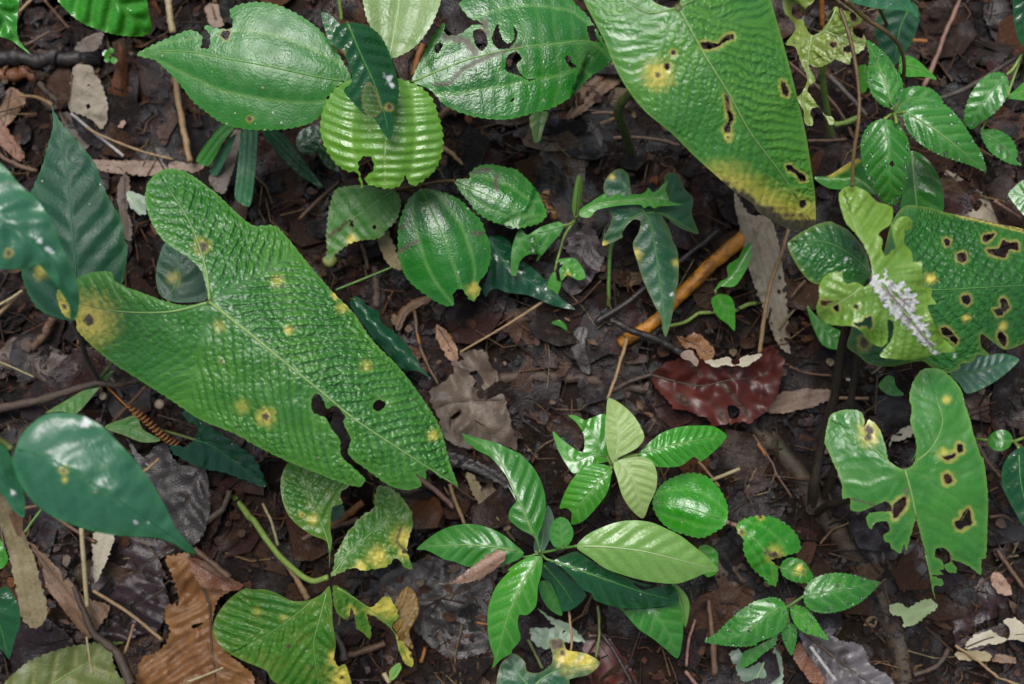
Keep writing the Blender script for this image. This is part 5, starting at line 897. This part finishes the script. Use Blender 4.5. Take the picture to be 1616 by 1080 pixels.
stick('c1 1085,885 1180,1000 d2 60,-20 160,110 300,330 430,500 530,640 620,850 650,1010 670,1120', 'thick mossy root slanting down from the maroon leaf to the bottom right', (13, 23), 'root_moss', (.004, .004, .004, .002, .0, -.002, -.004, -.004, -.004, -.004), name='root', cat='root', wob=.16, n=12)
stick('c1 542,520 520,590 490,690 452,795', 'pale tan twig pointing at the lime-white leaf', (3, 2.2), 'twig_tan', (.016, .03))
stick('a0 752,-20 762,60 775,150', 'upper piece of straw-coloured stalk at the top left, above the leftmost oval leaf', 5.5, 'twig_straw', (.03, .03))
stick('a0 785,350 800,450 825,580 852,728', 'brown jointed stalk below the leftmost oval leaf', 5.2, 'twig_tan', (.024, .022))
stick('a0 90,430 170,438 232,470', 'thin tan twig touching the pointed dark leaf tip at left', (2.2, 3), 'twig_tan', (.02, .05))
stick('a0 390,572 430,598 560,652 655,685 775,716', 'thin tan twig crossing the wet soil above the bamboo blade', 2.0, 'twig_tan', (.024, .018))
stick('a0 318,508 400,578 480,640 555,702', 'black twig flecked with white mould under the beige leaf', 2.6, 'twig_pale', (.022, .012))
stick('a0 -30,680 80,742 168,772', 'knotty brown twig at the left edge under the reddish blade', 4, 'twig_brown', (.014, .014), wob=.25)
stick('a0 200,0 250,60 310,130', 'dim slanting twig at the top between the two blistered leaves', 2.4, 'twig_brown', (.02, .01))
stick('a0 85,55 120,20 150,-10', 'short tan twig in the top left corner', 2.4, 'twig_tan', (.012, .012))
stick('a0 110,205 160,180 225,142', 'grey-brown twig under the drip tip in the top left corner', 2.2, 'twig_brown', (.016, .014))
stick('a0 -30,258 150,262 300,262 470,262', 'black rotten log lying level at the top left', (14, 12), 'log_dark', (.006, .006), name='log', cat='log', wob=.2, n=12)
stick('a0 -30,330 70,335 175,335', 'broken orange-brown end of rotten wood at the left edge below the black log', (12, 8), 'bark_orange', (.004, .004), name='log', cat='log', wob=.3, n=10)
stick('a0 170,370 240,440 300,480', 'grey-brown root stub left of the beige leaf', (6, 5), 'root', (.006, .006), wob=.2)
stick('a1 238,430 200,505 145,575', 'brown stub of stick at left below the pointed dark leaf', (7, 6), 'twig_brown', (.018, .01))
stick('a1 -20,622 60,655 152,697', 'fine straw at the left edge above the woody stem', 1.5, 'twig_straw', (.024, .018))
stick('a1 -20,430 50,360 105,315', 'thicker of two dry stalks at the left edge under the blurred leaf', (4, 3), 'twig_tan', (.012, .02))
stick('a1 -20,380 40,350 100,308', 'thinner, paler of two dry stalks at the left edge under the blurred leaf', (2.5, 2), 'twig_straw', (.02, .024))
stick('a1 510,895 580,820 655,740', 'brown twig leaning by the tendril under the quilted leaf', 3, 'twig_brown', (.012, .03))
stick('a1 500,700 550,790', 'small grey stub above the coiled tendril', 3, 'twig_grey', (.012, .012))
stick('b1 368,307 480,262 625,203', 'straight thin green grass stalk right of the quilted leaf', 1.7, 'stem_green', (.03, .03), name='grass_stalk', cat='grass', wob=.02)
stick('f 726,556 780,525 830,494 866,470', 'lone straight tan twig, centre', (1.6, 2.2), 'twig_tan', (.022, .02), wob=.05)
stick('b1 725,400 735,500 770,620 830,730', 'long dark brown twig left of the ochre leaf, centre', (3, 2), 'twig_brown', (.012, .012), wob=.2)
stick('b1 735,505 745,548', 'tiny yellow splinter left of the ochre leaf', 2, 'twig_orange', (.022, .022))
stick('b1 485,100 500,150 515,215', 'grey-brown twig under the dull chewed leaf', 3, 'twig_brown', (.014, .012))
stick('b1 545,200 550,300 550,385', 'thick dim root upright below the leaning spotted blade', (6, 7), 'root', (.006, .006), wob=.2)
stick('b0 205,985 290,900 385,815', 'dim brown stick left of the dull chewed leaf', 3, 'twig_brown', (.012, .012))
stick('d1 140,30 110,130 60,270 30,420 8,592', 'slender tan stalk standing between the bark strip and the pebbly heart leaf', (2.8, 3.6), 'twig_tan', (.05, .02), wob=.06)
stick('d1 145,345 180,300 215,262', 'short brown twig right of the slender tan stalk', 2.6, 'twig_brown', (.01, .014))
stick('d0 370,40 410,160 440,300 455,450 450,560 430,690 424,832', 'thin brown vine hanging straight down at the upper right', (2.8, 2.6), 'stem_brown', (.19, .19, .185, .18, .18, .2, .23), name='vine', cat='vine', group='vines', wob=.04)
stick('d0 395,0 480,80 570,140 635,205 657,290 650,365', 'curving olive vine at the top right behind the toothed seedling', (3.4, 2.6), 'stem_brown', (.2, .18, .17, .15, .13, .11), name='vine', cat='vine', group='vines', wob=.05)
stick('d0 745,392 800,262 850,130 890,40 910,-20', 'pinkish tan stick slanting up to the top edge at the right', (4.2, 3.4), 'twig_pink', (.02, .03))
stick('d0 320,340 400,420 490,520', 'grey stem in shade behind the thin hanging vine', (4, 3.5), 'twig_grey', (.02, .02))
stick('d0 820,442 950,390 1080,310 1185,245 1240,210', 'grey branch slanting to the right edge behind the toothed sprig', (4, 3.4), 'twig_grey', (.03, .08), wob=.08)
stick('d0 140,280 300,420 380,520 430,622', 'dim brown twig beneath the ragged leaf, upper right', 2.6, 'twig_brown', (.03, .015))
stick('d0 225,632 310,630 400,625', 'level tan twig right of the big top leaf edge', 2.6, 'twig_brown', (.018, .018))
stick('d0 285,-20 290,60 290,120', 'orange-brown stalk behind the ragged leaf at the top', 4, 'twig_orange', (.05, .03))
stick('d0 340,562 400,548 455,528', 'short lime stem stub behind the toothed seedling', 5, 'stem_lime', (.02, .025), name='stem_stub', cat='stem')
stick('d0 1060,900 1120,940 1180,980', 'reddish twig on the grey-beige leaf at the right', 2.4, 'twig_pink', (.022, .02))
stick('d0 695,182 760,185', 'short orange twig beneath the blue-green hanging leaf', 3.4, 'twig_orange', (.012, .012))
stick('d1 350,790 420,792 497,793', 'level tan straw crossing behind the dark stalk', 2.6, 'twig_tan', (.02, .02), wob=.04)
stick('d1 395,708 445,716', 'short pale splinter right of the dark stalk', 2.4, 'twig_pale', (.012, .012))
stick('d1 140,650 220,680 330,690', 'thin dim twig between the maroon leaf and the dark stalk', 2, 'twig_brown', (.012, .012))
stick('c1 1105,955 1194,1090 d2 80,130 152,240', 'thin brown twig along the mossy root', 1.8, 'twig_brown', (.022, .024, .026, .024))
stick('c2 1125,0 1160,55', 'short orange twig right of the ribbed shiny leaf', 2.2, 'twig_orange', (.03, .028))
stick('d2 985,0 1030,80 1092,152', 'brown twig between ragged heart leaf and right-edge seedling', 2.6, 'twig_brown', (.02, .02))
stick('d2 1040,330 1100,325 1150,355', 'thin brown root at the right edge beside the long dark leaf', 2.6, 'twig_brown', (.014, .014))
stick('d2 1075,480 1130,560 1194,650', 'dark brown stick slanting to the right edge below the long dark leaf', 3.4, 'twig_brown', (.016, .016))
stick('c2 915,165 980,140 1045,113', 'pale straw right of the round toothed seedling leaf', 2.8, 'twig_straw', (.03, .03), wob=.04)
stick('c2 860,80 910,140 952,192', 'tan straw crossing under the pale straw', 2.2, 'twig_tan', (.022, .022))
stick('c2 905,700 915,800 925,900 932,1035', 'brown upright stick below the largest pale green leaf tip', (3.4, 5.5), 'twig_brown', (.012, .012))
stick('c2 845,790 815,890 805,1000', 'thin reddish twigs left of the brown upright stick', 2.2, 'twig_pink', (.016, .014))
stick('c2 800,1020 830,1060 860,1095', 'pink-brown twig at the bottom edge left of the pale grey-green leaf', 3, 'twig_pink', (.014, .014))
stick('c2 408,728 414,800 412,880 398,962', 'olive stalk above the yellow-tipped lobed leaf', 2.2, 'stem_olive', (.014, .02), name='stalk', cat='stem')
stick('c2 278,750 285,820 292,880 285,935', 'tan straw above the yellow-tipped lobed leaf', 2.0, 'twig_tan', (.035, .04))
stick('c2 95,880 130,950 160,1010', 'olive stalk left of the yellow-tipped lobed leaf', 2.6, 'stem_olive', (.014, .02), name='stalk', cat='stem')
stick('c2 425,855 480,930 560,1075', 'blackish twig across the reddish-brown wet leaf at the bottom', 3, 'twig_dark', (.02, .02))
stick('b2 735,150 820,215 900,285', 'pinkish brown twig under the tip of the quilted leaf', 4, 'twig_pink', (.016, .018))
stick('b2 880,182 905,260 950,362', 'tan twig crossing the pinkish brown one near the quilted leaf tip', 2.8, 'twig_tan', (.03, .03))
stick('b2 180,450 300,395 470,340', 'brown stick behind the torn lobes of the tattered leaf', 4, 'twig_brown', (.014, .014))
stick('b2 350,370 420,320 490,265', 'orange piece of wood between the torn lobes of the tattered leaf', (7, 5), 'twig_orange', (.012, .012), name='stick', cat='stick')
stick('b2 40,270 80,350 110,460', 'pale straw left of the tattered leaf', 2.2, 'twig_straw', (.022, .022))
stick('b2 145,540 200,620 245,700', 'flat tan sliver left of the tattered leaf junction', (3, 5.5), 'twig_tan', (.02, .02))
stick('b2 365,850 400,920 405,975', 'grey-brown stub beside the yellow lobe at the bottom', (3.5, 6), 'twig_grey', (.02, .022))
stick('b2 1000,803 1052,812', 'tiny orange splinter on the black leaf', 1.6, 'twig_orange', (.024, .024))
stick('b2 770,915 752,985', 'red twig tip below the black leaf', 3, 'twig_orange', (.012, .014))
stick('b2 585,1030 610,1075', 'short cream twig at the bottom edge, left of the star-shaped seedling', 4, 'twig_straw', (.016, .016))
stick('b2 420,950 500,930 590,895', 'greyish stick below the tattered leaf strip', 5, 'twig_brown', (.01, .01))
stick('a2 365,378 378,560 392,732', 'upright straw beside the papery off-white blade', (4, 3.6), 'twig_straw', (.034, .034), wob=.04)
stick('a2 418,660 580,762 728,882', 'long tan straw slanting to the big orange-brown leaf', 2.8, 'twig_tan', (.034, .04), wob=.05)
stick('a2 602,810 580,880 558,945', 'short tan straw below the long slanting one', 2.2, 'twig_tan', (.024, .024))
stick('a2 388,868 400,950 415,1035', 'thin straw lying on the olive fallen leaf', 1.8, 'twig_straw', (.042, .04))
stick('a2 240,320 330,385 430,445', 'brown twig below the smooth blue-green leaf', 3.2, 'twig_brown', (.024, .024))
stick('a2 -30,325 60,300 170,280', 'grey twig crossing behind the straw-coloured blade', 3, 'twig_brown', (.03, .03))
stick('a2 110,400 145,350 185,298', 'thin green grass stem at left below the smooth blue-green leaf', 2, 'stem_green', (.03, .03), name='grass_stalk', cat='grass')
stick('a2 870,470 930,520 1030,600', 'tan twig above the big orange-brown leaf', (4, 5), 'twig_brown', (.05, .05))
stick('a2 840,1070 920,1040 1005,1005', 'straw lying on the big orange-brown leaf', 2, 'twig_straw', (.045, .045))
stick('a2 330,640 380,760 420,850 520,935 590,1080', 'purplish brown root curving along the olive fallen leaf', (4, 8), 'root', (.028, .036), name='root', cat='root')
stick('a2 640,130 680,100 715,68', 'tan twig on the slate-brown leaf', 2.6, 'twig_tan', (.032, .03))
stick('a2 870,420 920,360 1000,290 1030,210', 'brown root right of the slate-brown leaf', (6, 5), 'root', (.01, .012), name='root', cat='root')
stick('c0 380,510 440,505 500,510', 'reddish twig left of the big top leaf, in shade', 2.2, 'twig_pink', (.03, .03))
stick('c0 475,620 600,618 700,632 775,655', 'level tan twig in the shade under the big top leaf', 3, 'twig_brown', (.018, .018))
stick('c0 420,555 500,525', 'tan splinter left of the big top leaf, in shade', 2.4, 'twig_tan', (.02, .02))
stick('b0 845,660 890,690 940,740', 'tan splinters right of the pale toothed leaf', (4, 2.5), 'twig_tan', (.014, .014))
stick('b0 720,340 735,270 760,200', 'brown stalk behind the shrub leaves at the top', 5, 'twig_orange', (.03, .03))
stick('b0 830,530 855,505 885,480', 'brown stick under the large chewed oval leaf', 6, 'twig_brown', (.014, .016))
stick('b0 383,-10 390,40 395,90', 'lime stem at the top edge above the small dark leaf', 3, 'stem_lime', (.06, .05), name='stem_stub', cat='stem')
stick('d2 885,905 1000,985 1080,1050 1194,1090', 'thin orange rootlets at the bottom right corner', 2, 'twig_tan', (.018, .018), wob=.3)
stick('d2 700,1040 800,1000 860,920', 'brown root at the bottom right beside the mossy root', 4, 'root', (.012, .012), name='root', cat='root')
stick('d2 235,910 290,985 350,1065', 'pale-crusted twig on the silvery curled leaf', 2.8, 'twig_pale', (.045, .045))

# coiled tendril
def tendril():
    n = 240; T = np.linspace(0, 1, n); a = pts('a1 575,828 660,895 730,960 800,1005'); q = catmull(np.column_stack([a, np.array([.05, .045, .04, .03]) / PX]), 3, False)
    c = np.stack([np.interp(T, np.linspace(0, 1, len(q)), q[:, i]) for i in range(3)], 1)
    P = unp(c[:, :2], c[:, 2] * PX, True); d = P[-1] - P[0]; d /= np.linalg.norm(d); s = np.cross(d, (0, 0, 1)); s /= np.linalg.norm(s); up = np.cross(s, d)
    r = 5.0 * PX * np.clip(T * 8, .3, 1); w = 2 * math.pi * 15 * T
    P = P + s[None] * (r * np.cos(w))[:, None] + up[None] * (r * np.sin(w))[:, None]
    lead = unp(pts('a1 800,1005 815,1030 790,1060'), np.array([.028, .018, .002]), True)
    pre = unp(pts('a1 480,742 530,790 575,828'), np.array([.03, .045, .05]), True)
    P = np.concatenate([pre[:-1], P, lead])
    v, f = tube_geo(P, np.full(len(P), 1.7 * PX), 6)
    o = mesh_obj('tendril', v, f, MK['twig_orange'], None, P[-1]); tag(o, 'orange-brown coiled tendril, like a spring, left below the quilted leaf', 'tendril')
tendril()
def mushroom(px, py, r, h, label, M, name='mushroom', cat='mushroom'):
    b = unp([(px, py)], 0, True)[0]; e = thing(name, label, cat, px, py)
    V, Fc = [], []; prof = [(0.0, 1.0), (.45, .93), (.8, .65), (1, .2), (.92, .05), (.5, .1), (.15, .12)]
    for q, zz in prof:
        for i in range(14): V.append(b + np.array([q * r * math.cos(i * 2 * math.pi / 14), q * r * math.sin(i * 2 * math.pi / 14), h + zz * r * .55]))
    for j in range(len(prof) - 1):
        for i in range(14): Fc.append((j*14+i, (j+1)*14+i, (j+1)*14+(i+1) % 14, j*14+(i+1) % 14))
    mesh_obj('cap', V, Fc, MK[M], e, b)
    v, f = tube_geo(np.array([b + (0, 0, -.004), b + (r * .1, 0, h * .5), b + (0, 0, h + r * .2)]), [r * .22, r * .18, r * .16], 8); mesh_obj('stalk', v, f, MK[M], e, b)
mushroom(261, 641, 8 * PX, .018, 'tiny tan round mushroom under the edge of the quilted leaf', 'mushroom')
mushroom(174, 629, 6.5 * PX, .02, 'tiny pale mushroom above the coiled tendril', 'mushroom')
def seed(px, py, r, label, M):
    b = unp([(px, py)], 0, True)[0]; V, Fc = [], []; rr = random.Random(px)
    for j in range(1, 8):
        a = math.pi * j / 8
        for i in range(12):
            k = r * (1 + .08 * math.sin(3 * i * math.pi / 6)) * math.sin(a); V.append(b + np.array([k * 1.1 * math.cos(i * math.pi / 6), k * .9 * math.sin(i * math.pi / 6), .006 + r * .8 + r * .8 * math.cos(a)]))
    for j in range(6):
        for i in range(12): Fc.append((j*12+i, (j+1)*12+i, (j+1)*12+(i+1) % 12, j*12+(i+1) % 12))
    Fc.append(tuple(range(12))); Fc.append(tuple(72 + 11 - i for i in range(12)))
    o = mesh_obj('fruit', V, Fc, MK[M], None, b); tag(o, label, 'fruit')
seed(523, 416, 11 * PX, 'small yellowish-green fruit by the tip of the dull chewed leaf', 'seed_green')
for px, py, r, lab in ((192, 196, 5, 'small pinkish chip right of the beige leaf'),):
    fallen('f %d,%d %d,%d %d,%d %d,%d' % (px - 5, py + 6, px - 2, py - 4, px + 6, py - 5, px + 3, py + 5), 'f %d,%d %d,%d' % (px - 4, py + 4, px + 5, py - 4), lab, 'dead_spotted', .02, k='none', midrib=False, name='chip', cat='chip', crum=.001)

# ================================================================== LEAF LITTER: uncountable crumbs
def litter_mat():
    N = NT('litter'); at = N.n('ShaderNodeAttribute', attribute_name='col')
    n = N.ramp(N.noise(420, 4, .65), .3, .7); col = N.mix(N.math('MULTIPLY', n, .55), at.outputs['Color'], (.004, .003, .003, 1))
    n2 = N.ramp(N.noise(130, 4, .65), .55, .7); col = N.mix(N.math('MULTIPLY', n2, .3), col, rgba('#8a735c', .25))
    bp = N.n('ShaderNodeBump'); bp.inputs['Strength'].default_value = .9; bp.inputs['Distance'].default_value = .0028; N.l(N.noise(360, 5, .65), bp.inputs['Height'])
    p = N.n('ShaderNodeBsdfPrincipled'); N.l(col, p.inputs['Base Color']); N.l(bp.outputs[0], p.inputs['Normal'])
    wet = N.ramp(N.noise(30, 4, .6), .46, .62); N.l(N.math('SUBTRACT', .58, N.math('MULTIPLY', wet, .42)), p.inputs['Roughness']); N.l(N.math('ADD', .14, N.math('MULTIPLY', wet, .45)), p.inputs['Specular IOR Level'])
    o = N.n('ShaderNodeOutputMaterial'); N.l(p.outputs[0], o.inputs[0]); return N.m
LM = litter_mat()
PAL = [('#30211a', 22), ('#402c20', 20), ('#43343a', 12), ('#5a3a24', 16), ('#3a2b2a', 10), ('#6b4529', 9), ('#755038', 8), ('#5a3026', 5), ('#85684c', 4.5), ('#a58c6c', 2), ('#8a5226', 2.4), ('#23201f', 12)]
def litter(name, label, n, smin, smax, zmin, zmax, seed, ext, slim=(.35, .8), curl=.12, kpal=.21):
    r = random.Random(seed); V, Fc, Cc = [], [], []
    cols = [rgba(c, kpal) for c, w in PAL]; ws = [w for c, w in PAL]
    for _ in range(n):
        if r.random() < .72: x, y = r.uniform(-.45, .45), r.uniform(-.33, .33)
        else: x, y = r.uniform(-ext, ext), r.uniform(-ext * .85, ext * .85)
        L = math.exp(r.uniform(math.log(smin), math.log(smax))); w = L * r.uniform(*slim); a = r.uniform(0, 6.28)
        m = 10; z0 = float(G(x, y)) + r.uniform(zmin, zmax); tx, ty = r.gauss(0, .22), r.gauss(0, .22); c = r.choices(cols, ws)[0]; br = r.uniform(.7, 1.3); c = tuple(min(.6, q * br) for q in c[:3]) + (1,)
        k0 = len(V); ring = []; ca, sa = math.cos(a), math.sin(a); cu = r.uniform(-1, 1) * curl; fl = r.uniform(-.5, 1) * curl
        for i in range(m):
            q = 2 * math.pi * i / m; rad = r.uniform(.72, 1.08); u = .5 * L * math.cos(q) * rad; v = .5 * w * math.sin(q) * rad * (1 - .25 * math.cos(q)); ring.append((u, v))
        for (s, jit) in ((1.0, .02), (.5, .05)):
            for (u, v) in ring:
                u2, v2 = u * s, v * s; zz = cu * u2 * u2 / L * 2 + fl * abs(v2) + r.gauss(0, jit * L * .4)
                V.append((x + u2 * ca - v2 * sa, y + u2 * sa + v2 * ca, z0 + tx * u2 + ty * v2 + zz))
        V.append((x, y, z0 + r.gauss(0, .01 * L))); Cc += [c] * (2 * m + 1)
        for i in range(m):
            j = (i + 1) % m; Fc += [(k0+i, k0+j, k0+m+j, k0+m+i), (k0+m+i, k0+m+j, k0+2*m)]
    o = mesh_obj(name, V, Fc, LM, None, (0, 0, 0)); attr(o, 'col', 'FLOAT_COLOR', Cc); tag(o, label, kind='stuff'); return o
litter('leaf_litter', 'rotting dark leaf litter matted over the whole forest floor', 2600, .018, .08, -.006, .008, 11, 1.3)
litter('litter_crumbs', 'small brown crumbs of leaf and bark strewn over the litter', 12500, .002, .013, .001, .013, 12, 1.1, (.25, .9), .5, .3)
def twiglets(n, seed):
    r = random.Random(seed); V, Fc, Cc = [], [], []
    cols = [rgba(c, .35) for c in ('#6a4f3a', '#4a382b', '#8a6a4a', '#a5855c', '#332a26', '#3d332e', '#7a5230', '#b3a276')]
    for _ in range(n):
        if r.random() < .75: x, y = r.uniform(-.45, .45), r.uniform(-.33, .33)
        else: x, y = r.uniform(-1, 1), r.uniform(-.9, .9)
        L = r.uniform(.006, .05); a = r.uniform(0, 6.28); R = r.uniform(.0003, .0010); k0 = len(V); b = r.gauss(0, .15) * L; c = r.choices(cols, (5, 7, 4, 2.2, 9, 8, 2.4, 1.5))[0]
        z0 = float(G(x, y)) + r.uniform(.002, .011); tz = r.gauss(0, .12)
        for t in (-.5, 0, .5):
            u = t * L; v = b * (1 - 4 * t * t)
            for k in range(4):
                q = k * math.pi / 2; vv_ = v + R * math.cos(q)
                V.append((x + u * math.cos(a) - vv_ * math.sin(a), y + u * math.sin(a) + vv_ * math.cos(a), z0 + tz * u + R * math.sin(q)))
        for s in range(2):
            for k in range(4): Fc.append((k0+s*4+k, k0+s*4+(k+1) % 4, k0+s*4+4+(k+1) % 4, k0+s*4+4+k))
        Cc += [c] * 12
    o = mesh_obj('twig_litter', V, Fc, LM, None, (0, 0, 0)); attr(o, 'col', 'FLOAT_COLOR', Cc); tag(o, 'fine twigs, rootlets and splinters among the litter', kind='stuff')
twiglets(3800, 21)
